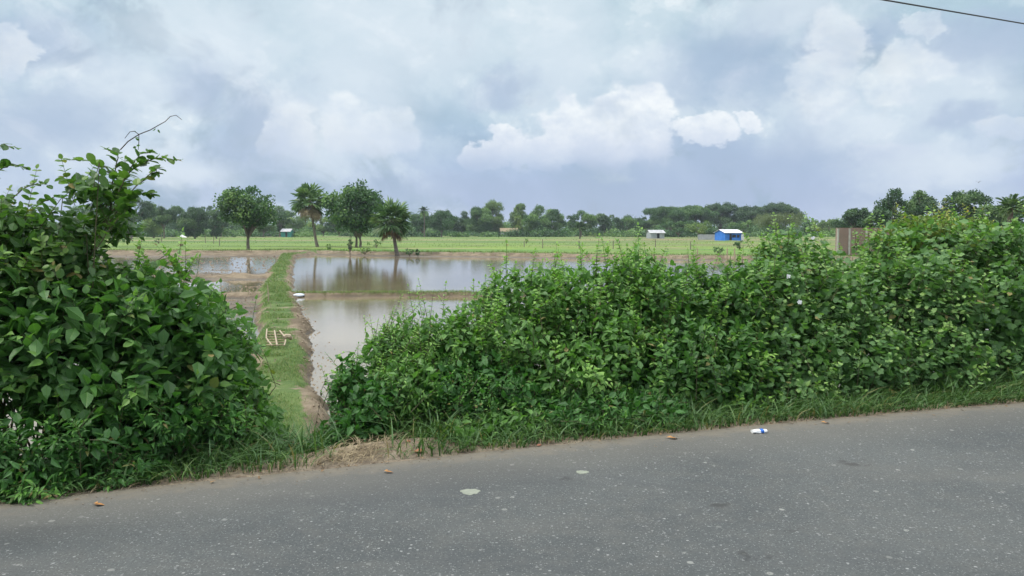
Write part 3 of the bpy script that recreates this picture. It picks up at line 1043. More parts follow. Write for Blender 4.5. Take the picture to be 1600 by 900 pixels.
def free_shoot(Lf, St, a, b, tpl, size, n, rng, sag=0.0, tone=0.7, rad=0.003, alt=True):
    a, b = np.asarray(a, float), np.asarray(b, float)
    mid = (a + b) / 2 + np.array([0, 0, sag])
    ts = np.linspace(0, 1, 7)[:, None]
    path = a * (1 - ts) ** 2 + 2 * mid * ts * (1 - ts) + b * ts ** 2
    St.tube(path, np.linspace(rad, rad * 0.4, 7), 4, cap=False)
    d = unit(b - a)
    side = unit(np.cross(d, np.array([0.2, 0.9, 0.3])))
    for k in range(n):
        t = 0.08 + 0.92 * (k + 0.6) / n
        node = a * (1 - t) ** 2 + 2 * mid * t * (1 - t) + b * t * t
        for q in ((1, -1) if alt else (1 if k % 2 else -1,)):
            th = rng.normal(0, 0.5)
            lat = side * math.cos(th) * q + np.cross(d, side) * math.sin(th)
            yd = unit(lat + d * 0.55 + np.array([0, 0, -0.12]) + rng.normal(0, 0.15, 3))
            scatter(Lf, tpl, [node], [yd], [np.array([0, 0, 1.0]) + rng.normal(0, 0.3, 3)], size * rng.uniform(0.75, 1.15) * (1 - 0.4 * t ** 2), rng.random(), min(1, tone * rng.uniform(0.6, 1.2)))
    scatter(Lf, tpl, [b], [d], [np.array([0, -0.5, 1.0])], size * 0.6, rng.random(), tone)


def branch_plant(name, label, spec, tpl, mat, size, seed, cat='plant', stem=STEM, group=None, foot=None, tone=0.5, dense=1.0):
    """spec: list of (polyline, n leaves) in world space"""
    rng = np.random.default_rng(seed)
    f = np.array(foot if foot is not None else spec[0][0][0], float)
    root = empty(name, f, label, cat, group)
    Lf, St = MB(), MB()
    for pl, n, rad in spec:
        pl = np.array(pl, float)
        tt = np.linspace(0, len(pl) - 1, (len(pl) - 1) * 4 + 1)
        path = np.stack([np.interp(tt, np.arange(len(pl)), pl[:, i]) for i in range(3)], 1)
        path[1:-1] = (path[:-2] + 2 * path[1:-1] + path[2:]) / 4
        path[1:-1] += rng.normal(0, 0.004, (len(path) - 2, 3))
        St.tube(path, np.linspace(rad, rad * 0.35, len(path)), 5)
        n = int(n * dense)
        for k in range(n):
            t = (k + 0.5) / n * (len(path) - 1)
            i = min(int(t), len(path) - 2)
            node = path[i] + (path[i + 1] - path[i]) * (t - i)
            d = unit(path[i + 1] - path[i])
            side = unit(np.cross(d, np.array([0, 0, 1.0]) + rng.normal(0, 0.35, 3)))
            yd = unit(side * (1 if k % 2 else -1) + d * 0.6 + rng.normal(0, 0.2, 3))
            scatter(Lf, tpl, [node], [yd], [np.array([0, 0, 1.0]) + rng.normal(0, 0.35, 3)], size * rng.uniform(0.7, 1.2) * (1 - 0.35 * (k / n) ** 2), rng.random(), min(1, tone * rng.uniform(0.5, 1.4)))
    Lf.build('foliage', mat, root, f)
    St.build('stems', stem, root, f)
    return root


# --- the left bush
A_L = [lobe(-70, 365, 1.4, 110, 90), lobe(30, 385, 1.3, 90, 72), lobe(92, 375, 1.2, 52, 58), lobe(150, 298, 1.15, 30, 26), lobe(-20, 440, 1.3, 120, 90), lobe(90, 440, 1.2, 100, 70), lobe(-170, 400, 1.5, 120, 120)]
B_L = [lobe(-40, 520, 0.95, 120, 95), lobe(80, 520, 0.9, 110, 100), lobe(190, 515, 0.9, 90, 90), lobe(268, 505, 1.05, 70, 68), lobe(295, 570, 0.9, 75, 80), lobe(150, 600, 0.7, 120, 70), lobe(335, 565, 1.15, 42, 60), lobe(215, 460, 1.3, 75, 42), lobe(-170, 540, 1.0, 120, 120)]
C_L = [lobe(40, 700, 0.38, 95, 62), lobe(150, 690, 0.45, 85, 58), lobe(240, 655, 0.55, 80, 55), lobe(315, 645, 0.75, 66, 48), lobe(60, 745, 0.22, 70, 34), lobe(-60, 720, 0.35, 90, 70), lobe(190, 730, 0.35, 70, 38)]
shrub('tall_shrub', 'tall round-leaved shrub rising against the sky at the upper left of the gap', A_L, ROUND, L_ROUND, 0.085, dens=40, nleaf=11, slen=0.36, seed=11, opposite=False, spray=14, rough=0.2, fill=0.8)
shrub('broadleaf_shrub', 'large shrub with broad pointed leaves filling the left side beside the road', B_L, OVATE, L_BROAD, 0.118, dens=24, nleaf=9, slen=0.36, seed=12, spray=8, rough=0.16, fill=1.1, mix=(ROUND, 0.8, 0.9, 0.12))
shrub('low_shrub', 'low bush of small dense leaves spilling onto the left road edge', C_L, LANCE, L_SMALL, 0.082, dens=80, nleaf=12, slen=0.24, seed=13, rough=0.12, fill=0.7, gaps=0.18, tonebias=0.12)
shrub('roadside_weed', 'bright small-leaved weed at the foot of the left bush beside the grassy dyke', [lobe(405, 668, 1.0, 32, 40), lobe(428, 698, 0.9, 18, 20), lobe(385, 628, 1.2, 30, 40)], LANCE, L_WEED, 0.06, dens=90, nleaf=12, slen=0.2, seed=14, cat='weed')
shrub('leafy_shrub', 'loose leafy shrub over the water patches right of the tall left bush', [lobe(225, 440, 1.6, 45, 28), lobe(300, 470, 1.5, 45, 45), lobe(345, 505, 1.4, 38, 50), lobe(362, 570, 1.3, 24, 50)], OVATE, L_WEED, 0.09, dens=34, nleaf=9, slen=0.32, seed=15, spray=14, fill=0.5, tonebias=-0.1)

# arching branch and curling tendril against the sky


def dd(pts, depth):
    return [D(a, b, depth + 0.04 * i) for i, (a, b) in enumerate(pts)]


dB = lobe(200, 300, 1.1, 10, 10)[0][1]
spec = [(dd([(140, 400), (170, 330), (200, 268), (240, 246), (283, 250)], dB), 20, 0.008),
        (dd([(165, 350), (185, 300), (170, 262), (135, 250), (95, 250)], dB + 0.1), 18, 0.006),
        (dd([(175, 330), (215, 290), (245, 262), (243, 272)], dB - 0.1), 14, 0.006),
        (dd([(160, 340), (180, 270), (185, 240), (163, 232)], dB + 0.15), 14, 0.006),
        (dd([(150, 380), (190, 320), (225, 300), (240, 305)], dB - 0.12), 14, 0.006),
        (dd([(185, 300), (205, 262), (218, 240), (240, 238)], dB), 10, 0.005),
        (dd([(120, 380), (150, 310), (120, 290), (95, 275)], dB + 0.2), 12, 0.005),
        (dd([(150, 390), (185, 340), (200, 318), (205, 330)], dB - 0.2), 12, 0.005)]
branch_plant('arching_branch_shrub', 'sparse arching branches reaching right over the field from the upper left bush', spec, ROUND, L_ROUND, 0.088, 21, 'shrub', foot=D(140, 480, dB), tone=0.6, dense=1.9)
spec = [(dd([(-60, 330), (-20, 260), (0, 225), (28, 232)], dB - 0.1), 13, 0.007),
        (dd([(-40, 320), (0, 265), (20, 255), (42, 262)], dB), 12, 0.006),
        (dd([(-10, 340), (30, 300), (60, 285), (75, 290)], dB + 0.1), 12, 0.006),
        (dd([(20, 360), (60, 320), (90, 305), (110, 315)], dB + 0.1), 12, 0.006)]
branch_plant('leaning_branch_shrub', 'thin branches with round leaves jutting up at the far left edge', spec, ROUND, L_ROUND, 0.085, 22, 'shrub', foot=D(-60, 480, dB), dense=1.6)
rngT = np.random.default_rng(5)
root = empty('climbing_vine', D(190, 230, dB), 'thin bare curling tendril standing above the upper left bush', 'vine')
mbT = MB()
mbT.tube(dd([(188, 234), (200, 221), (217, 210), (235, 203), (247, 196), (258, 190), (266, 182), (275, 180), (284, 187)], dB), np.linspace(0.0045, 0.0022, 9), 5)
mbT.tube([D(217, 210, dB + 0.12)] + dd([(210, 205), (203, 206), (195, 216)], dB + 0.1), [0.003, 0.003, 0.0025, 0.002], 5)
mbT.tube([D(217, 210, dB + 0.08)] + dd([(217, 222), (216, 234)], dB + 0.08), [0.003, 0.003, 0.002], 5)
mbT.build('stems', DRYBLACK, root, D(190, 230, dB))
mbT = MB()
for a, b in ((216, 214), (218, 219), (212, 205), (243, 200), (247, 202), (213, 229), (219, 227)):
    scatter(mbT, TINY, [D(a, b, dB)], [unit(rngT.normal(size=3) + np.array([0, 0, -0.5]))], [rngT.normal(size=3)], 0.032, 0.5, 0.3)
mbT.build('foliage', L_ROUND, root, D(190, 230, dB))

# young stems standing free in front of the water
for (pa, pb, s, nl, sz, lab) in (((200, 450), (222, 372), 1.6, 7, 0.085, 'young stem with three large leaves standing above the left bush before the green field'),
                                 ((290, 470), (275, 402), 1.7, 5, 0.075, 'young leafy stem pointing at the left water patches'),
                                 ((350, 500), (345, 442), 1.6, 6, 0.08, 'leafy stem tip over the muddy paddy left of the dyke'),
                                 ((385, 540), (400, 468), 1.5, 6, 0.085, 'leafy stem tip touching the grassy dyke at the right end of the left bush'),
                                 ((300, 460), (312, 402), 1.9, 5, 0.07, 'slender stem with small leaves left of the muddy paddy')):
    d_ = lobe(pa[0], pa[1], s, 10, 10)[0][1]
    rngS = np.random.default_rng(pa[0])
    root = empty('young_stem', D(pa[0], pa[1], d_), lab, 'plant', 'leafy stems rising from the left bush')
    a_, b_ = D(pa[0], pa[1] + 20, d_), D(pb[0], pb[1], d_)
    Lf, St = MB(), MB()
    free_shoot(Lf, St, a_, b_, OVATE, sz, nl, rngS, 0.0, 0.6, 0.004, alt=False)
    Lf.build('foliage', L_WEED, root, a_)
    St.build('stems', STEM_GREEN, root, a_)
    for ch in root.children:
        ch.location = (0, 0, 0)
    root.location = tuple(a_)

# --- the right hedge, plant by plant
shrub('creeping_weed', 'low dark weed at the left foot of the right hedge beside the water', [lobe(520, 690, 0.75, 34, 26), lobe(560, 665, 0.8, 50, 42), lobe(545, 600, 1.2, 26, 46), lobe(590, 625, 0.9, 48, 45)], TINY, L_SMALL, 0.05, dens=120, nleaf=12, slen=0.2, seed=31, cat='weed', spray=10)
shrub('small_leaved_shrub', 'small-leaved green shrub at the left end of the right hedge', [lobe(610, 560, 1.4, 46, 45), lobe(650, 540, 1.5, 60, 52), lobe(640, 605, 1.0, 70, 55), lobe(700, 545, 1.4, 62, 58)], LANCE, L_WEED, 0.063, dens=90, nleaf=14, slen=0.26, seed=32, spray=52, rough=0.2, mix=(OVATE, 1.3, 0.6, 0.05))
shrub('feathery_shrub', 'feathery dark green shrub low in the middle of the right hedge', [lobe(700, 615, 0.95, 75, 50), lobe(780, 615, 0.9, 75, 50), lobe(740, 580, 1.2, 80, 45)], TINY, L_SMALL, 0.042, dens=146, nleaf=16, slen=0.26, seed=33, rough=0.2, tonebias=0.05)
shrub('pointed_leaf_shrub', 'light green pointed-leaf shrub under the tallest left spike of the right hedge', [lobe(745, 505, 1.6, 60, 42), lobe(806, 468, 1.7, 62, 48), lobe(855, 475, 1.5, 66, 56), lobe(790, 535, 1.25, 70, 45)], OVATE, L_WEED, 0.073, dens=51, nleaf=11, slen=0.3, seed=34, spray=48, tonebias=0.12, mix=(LANCE, 0.8, 1.0, 0.2))
shrub('thicket_shrub', 'thick ovate-leaved shrub in the centre of the right hedge', [lobe(905, 455, 1.7, 80, 46), lobe(992, 432, 1.8, 48, 44), lobe(930, 530, 1.25, 90, 62), lobe(980, 480, 1.6, 70, 60), lobe(890, 580, 0.95, 85, 55)], OVATE, L_WEED, 0.077, dens=46, nleaf=11, slen=0.3, seed=35, spray=52, tonebias=0.05, mix=(LOBED, 1.25, 0.5, 0.1))
shrub('dense_shrub', 'dense dark shrub below the blue hut in the right hedge', [lobe(1040, 490, 1.45, 75, 70), lobe(1010, 580, 0.95, 90, 62), lobe(1080, 560, 1.0, 70, 75), lobe(1060, 446, 1.8, 60, 40)], OVATE, L_BROAD, 0.081, dens=45, nleaf=11, slen=0.3, seed=36, spray=32, tonebias=0.12, mix=(LANCE, 0.8, 1.0, 0.15))
shrub('glossy_shrub', 'glossy broad-leaved shrub with yellowish young leaves right of the hedge centre', [lobe(1135, 480, 1.35, 70, 60), lobe(1140, 560, 1.0, 75, 70), lobe(1130, 620, 0.75, 75, 42), lobe(1165, 440, 1.6, 55, 38)], OVATE, L_BROAD, 0.084, dens=40, nleaf=10, slen=0.32, seed=37, spray=24, tonebias=0.22, mix=(ROUND, 0.75, 0.9, 0.3))
shrub('vine_covered_shrub', 'shrub smothered in lobed vine leaves right of the blue hut', [lobe(1205, 465, 1.35, 70, 70), lobe(1240, 405, 1.8, 62, 50), lobe(1235, 545, 1.05, 85, 75), lobe(1225, 610, 0.8, 85, 45)], LOBED, L_VINE, 0.080, dens=46, nleaf=8, slen=0.34, seed=38, opposite=False, spray=24, mix=(OVATE, 1.1, 0.8, 0.05))
shrub('vine_covered_shrub', 'vine-covered shrub beneath the brick wall with pale upper leaves', [lobe(1320, 440, 1.7, 75, 46), lobe(1300, 475, 1.3, 85, 65), lobe(1330, 560, 1.0, 95, 75), lobe(1375, 458, 1.45, 70, 65)], LOBED, L_VINE, 0.084, dens=45, nleaf=8, slen=0.34, seed=39, opposite=False, spray=24, tonebias=0.06, mix=(LANCE, 0.8, 1.0, 0.1))
shrub('vine_covered_shrub', 'tallest vine-covered mound of the right hedge under dark trees', [lobe(1425, 392, 1.75, 80, 48), lobe(1440, 470, 1.3, 95, 85), lobe(1450, 560, 0.95, 95, 65), lobe(1505, 390, 1.7, 75, 48)], LOBED, L_VINE, 0.089, dens=42, nleaf=8, slen=0.36, seed=40, opposite=False, spray=28, tonebias=0.04, mix=(OVATE, 0.9, 1.0, 0.2))
shrub('vine_covered_shrub', 'vine-covered shrub cut by the right edge of the view', [lobe(1580, 390, 1.6, 90, 52), lobe(1560, 480, 1.2, 90, 85), lobe(1600, 560, 0.95, 120, 60), lobe(1690, 470, 1.3, 110, 130)], LOBED, L_VINE, 0.089, dens=40, nleaf=8, slen=0.36, seed=41, opposite=False, spray=20, mix=(LANCE, 0.8, 1.0, 0.1))
shrub('yellow_tipped_shrub', 'yellow-green young shrub topping the tallest part of the right hedge', [lobe(1435, 356, 2.0, 44, 22), lobe(1412, 380, 1.9, 34, 24), lobe(1515, 362, 2.0, 50, 18)], OVATE, L_YELLOW, 0.070, dens=38, nleaf=10, slen=0.3, seed=42, spray=44, tonebias=-0.1)
shrub('low_shrub', 'low bushy clump in the grass below the feathery shrub', [lobe(735, 672, 0.55, 45, 24), lobe(800, 655, 0.6, 55, 30)], LANCE, L_WEED, 0.070, dens=67, nleaf=10, slen=0.22, seed=43)
shrub('low_shrub', 'low leafy clump in the grass under the centre of the right hedge', [lobe(890, 645, 0.55, 60, 32), lobe(960, 640, 0.55, 60, 34), lobe(1030, 640, 0.5, 50, 28)], LANCE, L_SMALL, 0.070, dens=67, nleaf=10, slen=0.22, seed=44)

# tall herb spikes
for i, (px, pb, pt, s, n, sz, lab) in enumerate((
        (1000, 460, 352, 1.9, 17, 0.07, 'tallest leafy weed spike standing above the centre of the right hedge'),
        (982, 455, 385, 1.8, 10, 0.07, 'weed spike just left of the tallest spike of the hedge'),
        (1022, 460, 392, 1.8, 10, 0.07, 'weed spike just right of the tallest spike of the hedge'),
        (790, 480, 380, 1.9, 12, 0.07, 'tall weed spike with pale tip above the left half of the right hedge'),
        (806, 470, 412, 1.8, 8, 0.07, 'short weed spike right beside the pale-tipped spike'),
        (865, 450, 396, 1.9, 8, 0.062, 'thin weed spike before the fence posts left of the hedge centre'),
        (905, 450, 388, 1.9, 9, 0.062, 'thin weed spike before the red mud bank'),
        (930, 455, 405, 1.9, 8, 0.062, 'short weed spike over the patch of bright water'),
        (1075, 450, 392, 2.0, 8, 0.062, 'thin weed spike before the scrubby bush in the far field'),
        (1140, 440, 398, 1.9, 8, 0.07, 'broad weed spike below the blue hut'),
        (1195, 430, 368, 1.9, 10, 0.075, 'broad weed spike right of the blue hut'),
        (1492, 360, 312, 2.0, 9, 0.075, 'upright leafy shoot above the tallest part of the hedge'),
        (1232, 400, 362, 1.9, 8, 0.075, 'large-leaved shoot left of the brick wall'))):
    rngS = np.random.default_rng(900 + i)
    d_ = lobe(px, pb, s, 10, 10)[0][1]
    a_ = D(px + rngS.normal(0, 4), pb + 20, d_)
    b_ = D(px + rngS.normal(0, 3), pt, d_)
    root = empty('weed_spike', a_, lab, 'weed', 'tall weed spikes above the hedge')
    Lf, St = MB(), MB()
    free_shoot(Lf, St, a_, b_, OVATE if sz > 0.065 else LANCE, sz, n, rngS, 0.0, 0.8, 0.005)
    for q in range(9 if n > 8 else 4):
        t0 = rngS.uniform(0.0, 0.75)
        p0 = a_ * (1 - t0) + b_ * t0
        free_shoot(Lf, St, p0, p0 + np.array([rngS.normal(0, 0.11), rngS.normal(0, 0.09), rngS.uniform(0.08, 0.20)]) * (1.2 - t0), LANCE, sz * 0.95, 5, rngS, 0.0, 0.8, 0.003)
    Lf.build('foliage', L_WEED, root, a_)
    St.build('stems', STEM_GREEN, root, a_)

# stems reaching left over the water, with withered hanging leaves
dV = lobe(540, 590, 1.1, 10, 10)[0][1]
spec = [(dd([(590, 640), (560, 590), (530, 580), (505, 588)], dV), 12, 0.004),
        (dd([(585, 600), (570, 560), (545, 548), (525, 555)], dV), 12, 0.004),
        (dd([(600, 580), (590, 530), (598, 505)], dV + 0.1), 10, 0.004),
        (dd([(570, 620), (545, 570), (560, 540)], dV), 10, 0.004)]
branch_plant('overhanging_vine', 'thin stems reaching left over the water from the hedge end', spec, OVATE, L_WEED, 0.055, 51, 'vine', stem=STEM_GREEN, foot=D(590, 660, dV), tone=0.9)
spec = [(dd([(512, 590), (500, 612), (500, 635), (492, 665)], dV), 7, 0.0025), (dd([(548, 575), (553, 610), (556, 650)], dV), 14, 0.004)]
branch_plant('withered_vine', 'withered blackish leaves hanging over the water at the hedge end', spec, OVATE, DRYBLACK, 0.045, 52, 'vine', stem=DRYBLACK)

# white blossoms in the hedge
for i, (px, py, s, lab) in enumerate(((1232, 432, 0.95, 'small cluster of white blossoms on the vines below the brick wall'), (1270, 372, 1.3, 'white flower cluster near the top of the hedge left of the brick wall'), (1250, 472, 0.75, 'lowest small white blossom on the right hedge'))):
    rngS = np.random.default_rng(70 + i)
    c0 = lobe(px, py, s, 5, 5)[0]
    m_ = MB()
    for k in range(10):
        a_ = c0 + rngS.normal(0, 0.010, 3)
        for q in range(5):
            th = q * 1.257
            scatter(m_, TINY, [a_], [np.array([math.cos(th), -0.3, math.sin(th)])], [np.array([0, -1, 0.4])], 0.012, 0.5, 0.5)
    o = m_.build('blossom_cluster', PETAL, None, c0)
    tag(o, lab, 'flowers', 'white flowers on the hedge')

# ------------------------------------------------------------------ grasses
rg = np.random.default_rng(99)


def strip_pts(n, x0, x1, s0, s1, rng):
    x = rng.uniform(x0, x1, n)
    s = rng.uniform(s0, s1, n)
    y = ye(x) + s / 0.943
    return x, y, s


mb = MB()
x, y, s = strip_pts(20000, -4.5, 9, 0.03, 1.1, rg)
dens_ = fbm(x, s, 0.5, 77) + 0.5
gapm = np.exp(-(((x + 1.15) / 0.5) ** 2) * 1.0) * (s < 0.7)
inner = 0.07 + 0.22 * np.maximum(0, fbm(x, x * 0, 0.8, 78)) + 0.10 * fbm(x, x * 0, 0.2, 76)
keep = (rg.random(len(x)) < (0.25 + dens_ * 1.2)) & (s > inner) & (rg.random(len(x)) > gapm * 1.05)
x, y, s = x[keep], y[keep], s[keep]
p = np.stack([x, y, height(x, y) - 0.005], 1)
n = len(x)
hgt = rg.uniform(0.12, 0.34, n) * (0.75 + 0.5 * sst(s, 0.1, 0.5)) * (0.8 + 0.5 * (fbm(x, y, 1.2, 79) + 0.5))
azm = rg.uniform(0, 2 * math.pi, n)
# edge blades flop towards the road
azm = np.where((s < 0.45) & (rg.random(n) < 0.6), rg.normal(-math.pi / 2 + 0.3, 0.8, n), azm)
blades(mb, p, hgt, rg.uniform(0.4, 1.5, n), azm, rg.uniform(0.007, 0.019, n), rg, 4, tone=np.clip(rg.normal(0.35, 0.28, n), 0, 1))
o = mb.build('grass', L_GRASS)
tag(o, 'long dark grass along the foot of the hedges at the road edge', 'grass', kind='stuff')

# turf on dykes
mb = MB()
yv = np.concatenate([rg.uniform(8.2, 16, 16000), rg.uniform(14, 34, 26000), rg.uniform(33, 88, 14000)])
off = rg.normal(-0.08, 0.36, len(yv)) * np.interp(yv, [9, 20, 90], [0.95, 1.15, 1.25])
xv = bund_x(np.clip(yv, 9, 84)) + off
zc = height(xv, yv)
ok = (zc > Z_WATER + 0.06) & (fbm(xv, yv, 0.9, 81) > -0.12 + 0.15 * rg.random(len(xv))) & (np.abs(off + 0.12 + 0.8 * fbm(xv, yv, 1.2, 25)) < np.interp(yv, [9, 14, 24, 84], [0.42, 0.5, 0.62, 0.72]) + 0.1 * rg.normal(size=len(xv)))
xv, yv, zc = xv[ok], yv[ok], zc[ok]
n = len(xv)
sc = np.interp(yv, [9, 20, 40, 90], [0.05, 0.075, 0.14, 0.24])
blades(mb, np.stack([xv, yv, zc - 0.005], 1), sc * rg.uniform(0.5, 1.5, n), rg.uniform(0.2, 1.2, n), rg.uniform(0, 6.28, n), sc * 0.11, rg, 3, tone=np.clip(rg.normal(0.4, 0.25, n), 0, 1))
# cross dyke + clump where they meet
xv = np.concatenate([rg.uniform(-10, 14, 12000), rg.normal(-10.6, 0.55, 2600)])
yv = np.concatenate([34.0 + 0.012 * xv[:12000] + rg.normal(0, 0.2, 12000), rg.normal(36.5, 1.4, 2600)])
zc = height(xv, yv)
ok = zc > Z_WATER + 0.05
xv, yv, zc = xv[ok], yv[ok], zc[ok]
n = len(xv)
blades(mb, np.stack([xv, yv, zc - 0.005], 1), np.where(xv < -9.8, 0.22, 0.12) * rg.uniform(0.5, 1.4, n), rg.uniform(0.2, 1.2, n), rg.uniform(0, 6.28, n), np.full(n, 0.014), rg, 3)
# lip of the far bank
xv = rg.uniform(-70, 60, 16000)
yv = bank_y(xv) + rg.normal(2.2, 0.8, 16000)
zc = height(xv, yv)
n = len(xv)
blades(mb, np.stack([xv, yv, zc - 0.01], 1), rg.uniform(0.10, 0.42, n) * (0.5 + (fbm(xv, yv, 4, 83) + 0.5)), rg.uniform(0.2, 1.0, n), rg.uniform(0, 6.28, n), np.full(n, 0.05), rg, 2)
# embankment slope
x, y, s = strip_pts(34000, -5, 8, 0.7, 4.0, rg)
zc = height(x, y)
n = len(x)
blades(mb, np.stack([x, y, zc - 0.005], 1), rg.uniform(0.05, 0.16, n), rg.uniform(0.2, 1.2, n), rg.uniform(0, 6.28, n), np.full(n, 0.007), rg, 3)
x, y, s = strip_pts(9000, -4.4, -2.0, 1.2, 5.5, rg)
zc = height(x, y)
ok = (x - bund_x(np.clip(y, 9, 84)) < 0.25 + 0.15 * rg.normal(size=len(x))) & (zc > Z_WATER + 0.03) & (fbm(x, y, 0.5, 94) > -0.14)
x, y, zc = x[ok], y[ok], zc[ok]
n = len(x)
blades(mb, np.stack([x, y, zc - 0.005], 1), rg.uniform(0.05, 0.15, n), rg.uniform(0.2, 1.2, n), rg.uniform(0, 6.28, n), np.full(n, 0.007), rg, 3)
o = mb.build('turf', L_TURF)
tag(o, 'short bright green turf on the dykes and banks between paddies', 'grass', kind='stuff')

# rice and weeds of the far fields
mb = MB()
n = 17000
yv = 90 + (rg.random(n) ** 1.7) * 250
xv = rg.uniform(-0.72, 0.72, n) * yv
dn = fbm(xv * 0.3, yv * 1.0, 14, 85, 3)
ok = (yv > bank_y(xv) + 3) & (dn > 0.02 + 0.12 * (rg.random(n) - 0.5))
xv, yv = xv[ok], yv[ok]
n = len(xv)
zc = height(xv, yv)
strip = fbm(xv * 0.25, yv, 12, 86, 2)
blades(mb, np.stack([xv, yv, zc - 0.01], 1), rg.uniform(0.08, 0.30, n) * np.interp(yv, [90, 300], [0.8, 1.6]), rg.uniform(0.1, 0.9, n), rg.uniform(0, 6.28, n), np.interp(yv, [90, 300], [0.07, 0.24]), rg, 2, tone=np.clip(0.4 + 2.6 * strip + rg.normal(0, 0.12, n), 0, 1))
o = mb.build('rice_field', L_RICE)
tag(o, 'young rice and weeds growing over the far green fields', 'rice', kind='stuff')

# stubble in the flooded paddy behind the cross dyke
mb = MB()
n = 5200
yv = rg.uniform(37, 82, n)
xv = rg.uniform(-0.30, 0.34, n) * yv
m_ = fbm(xv, yv * 0.5, 7, 88)
ok = (m_ > 0.02) & (xv > bund_x(yv) + 1.5)
xv, yv = xv[ok], yv[ok]
n = len(xv)
blades(mb, np.stack([xv, yv, np.full(n, Z_WATER - 0.02)], 1), rg.uniform(0.03, 0.10, n), rg.uniform(0.3, 1.8, n), rg.uniform(0, 6.28, n), np.full(n, 0.03), rg, 2)
# and stubble on the half dry paddies to the left
n = 4500
yv = rg.uniform(26, 80, n)
xv = bund_x(yv) - 0.8 - rg.uniform(0, 0.30, n) * yv
zc = height(xv, yv)
ok = zc > Z_WATER - 0.02
xv, yv, zc = xv[ok], yv[ok], zc[ok]
n = len(xv)
blades(mb, np.stack([xv, yv, zc - 0.01], 1), rg.uniform(0.03, 0.12, n), rg.uniform(0.3, 1.8, n), rg.uniform(0, 6.28, n), np.full(n, 0.02), rg, 2)
o = mb.build('stubble', STRAW)
tag(o, 'cut straw stubble standing in the flooded and muddy paddies', 'stubble', kind='stuff')

# mud crumbs and clods in the water and on the mud
mb = MB()
ICO_V = np.array([(0, 0, 1), (0.9, 0, 0.2), (0.3, 0.85, 0.25), (-0.7, 0.5, 0.2), (-0.75, -0.5, 0.2), (0.25, -0.9, 0.15), (0, 0, -0.6)], float)
ICO_F = [(0, 1, 2), (0, 2, 3), (0, 3, 4), (0, 4, 5), (0, 5, 1), (6, 2, 1), (6, 3, 2), (6, 4, 3), (6, 5, 4), (6, 1, 5)]
n = 1700
yv = np.concatenate([rg.uniform(9, 30, 500), rg.uniform(10, 40, 600), rg.uniform(40, 85, 600)])
bx_ = bund_x(yv)
xv = bx_ + np.concatenate([0.45 + np.abs(rg.normal(0.2, 0.22, 500)), -np.abs(rg.normal(1.2, 1.3, 600)), -np.abs(rg.normal(6, 6, 600))])
zc = np.maximum(height(xv, yv), Z_WATER - 0.01)
scatter(mb, (ICO_V, ICO_F, np.zeros((7, 2))), np.stack([xv, yv, zc], 1), np.stack([rg.normal(size=n), rg.normal(size=n), np.zeros(n)], 1), np.tile([0, 0, 1.0], (n, 1)), rg.uniform(0.3, 1.0, n) * np.interp(yv, [9, 30, 80], [0.03, 0.05, 0.13]), 0.5, 0.5)
o = mb.build('mud_clods', plain_mat('mud_clod', (0.15, 0.115, 0.08), (0.28, 0.23, 0.165), 6.0, 0.8))
tag(o, 'small clods of mud along the dykes and in the shallow water', 'mud', kind='stuff')

# crumbs of soil, grit and dead leaf along the broken edge of the asphalt
mb = MB()
n = 2200
x = rg.uniform(-4.6, 9, n)
s = rg.normal(-0.02, 0.10, n) * (1 + 0.8 * (fbm(x, x * 0, 0.7, 91) + 0.3))
y = ye(x) + s / 0.943
scatter(mb, (ICO_V, ICO_F, np.zeros((7, 2))), np.stack([x, y, np.where(s < 0, 0.013, height(x, y)) + 0.001], 1), np.stack([rg.normal(size=n), rg.normal(size=n), np.zeros(n)], 1), np.tile([0, 0, 1.0], (n, 1)), rg.uniform(0.0015, 0.006, n), 0.5, 0.5)
o = mb.build('grit', plain_mat('grit_soil', (0.16, 0.135, 0.10), (0.28, 0.24, 0.18), 14.0, 0.9))
tag(o, 'grit and soil crumbs scattered along the broken asphalt edge', 'grit', kind='stuff')
mb = MB()
n = 420
x = rg.uniform(-4.6, 9, n)
s = rg.normal(0.10, 0.12, n)
y = ye(x) + s / 0.943
scatter(mb, LANCE, np.stack([x, y, np.where(s < 0, 0.014, height(x, y) + 0.01)], 1), np.stack([rg.normal(size=n), rg.normal(size=n), rg.uniform(0, 0.3, n)], 1), np.stack([rg.normal(0, 0.3, n), rg.normal(0, 0.3, n), np.ones(n)], 1), rg.uniform(0.02, 0.05, n), 0.5, 0.5)
o = mb.build('leaf_litter', plain_mat('litter_brown', (0.10, 0.065, 0.035), (0.26, 0.17, 0.09), 14.0, 0.8))
tag(o, 'small brown dead leaves littering the foot of the hedges', 'leaf litter', kind='stuff')

# straw at the gap
mb = MB()
n = 480
x = rg.normal(-1.22, 0.13, n)
x = np.where(rg.random(n) < 0.25, rg.uniform(-1.7, -0.8, n), x)
s = np.clip(rg.normal(0.22, 0.10, n), 0.03, 0.6)
y = ye(x) + s / 0.943
zc = height(x, y)
blades(mb, np.stack([x, y, zc + rg.uniform(0.0, 0.03, n)], 1), rg.uniform(0.04, 0.12, n), rg.uniform(1.5, 2.6, n), rg.normal(0.4, 1.2, n), rg.uniform(0.004, 0.008, n), rg, 3)
x, y, s = strip_pts(1500, -4.3, 8.5, 0.02, 0.35, rg)
blades(mb, np.stack([x, y, height(x, y) + 0.01], 1), rg.uniform(0.02, 0.07, 1500), rg.uniform(1.8, 2.6, 1500), rg.normal(0.4, 1.0, 1500), rg.uniform(0.004, 0.007, 1500), rg, 3)
o = mb.build('straw', STRAW)
tag(o, 'dry pale straw heaped at the gap in the hedge beside the road', 'straw', kind='stuff')


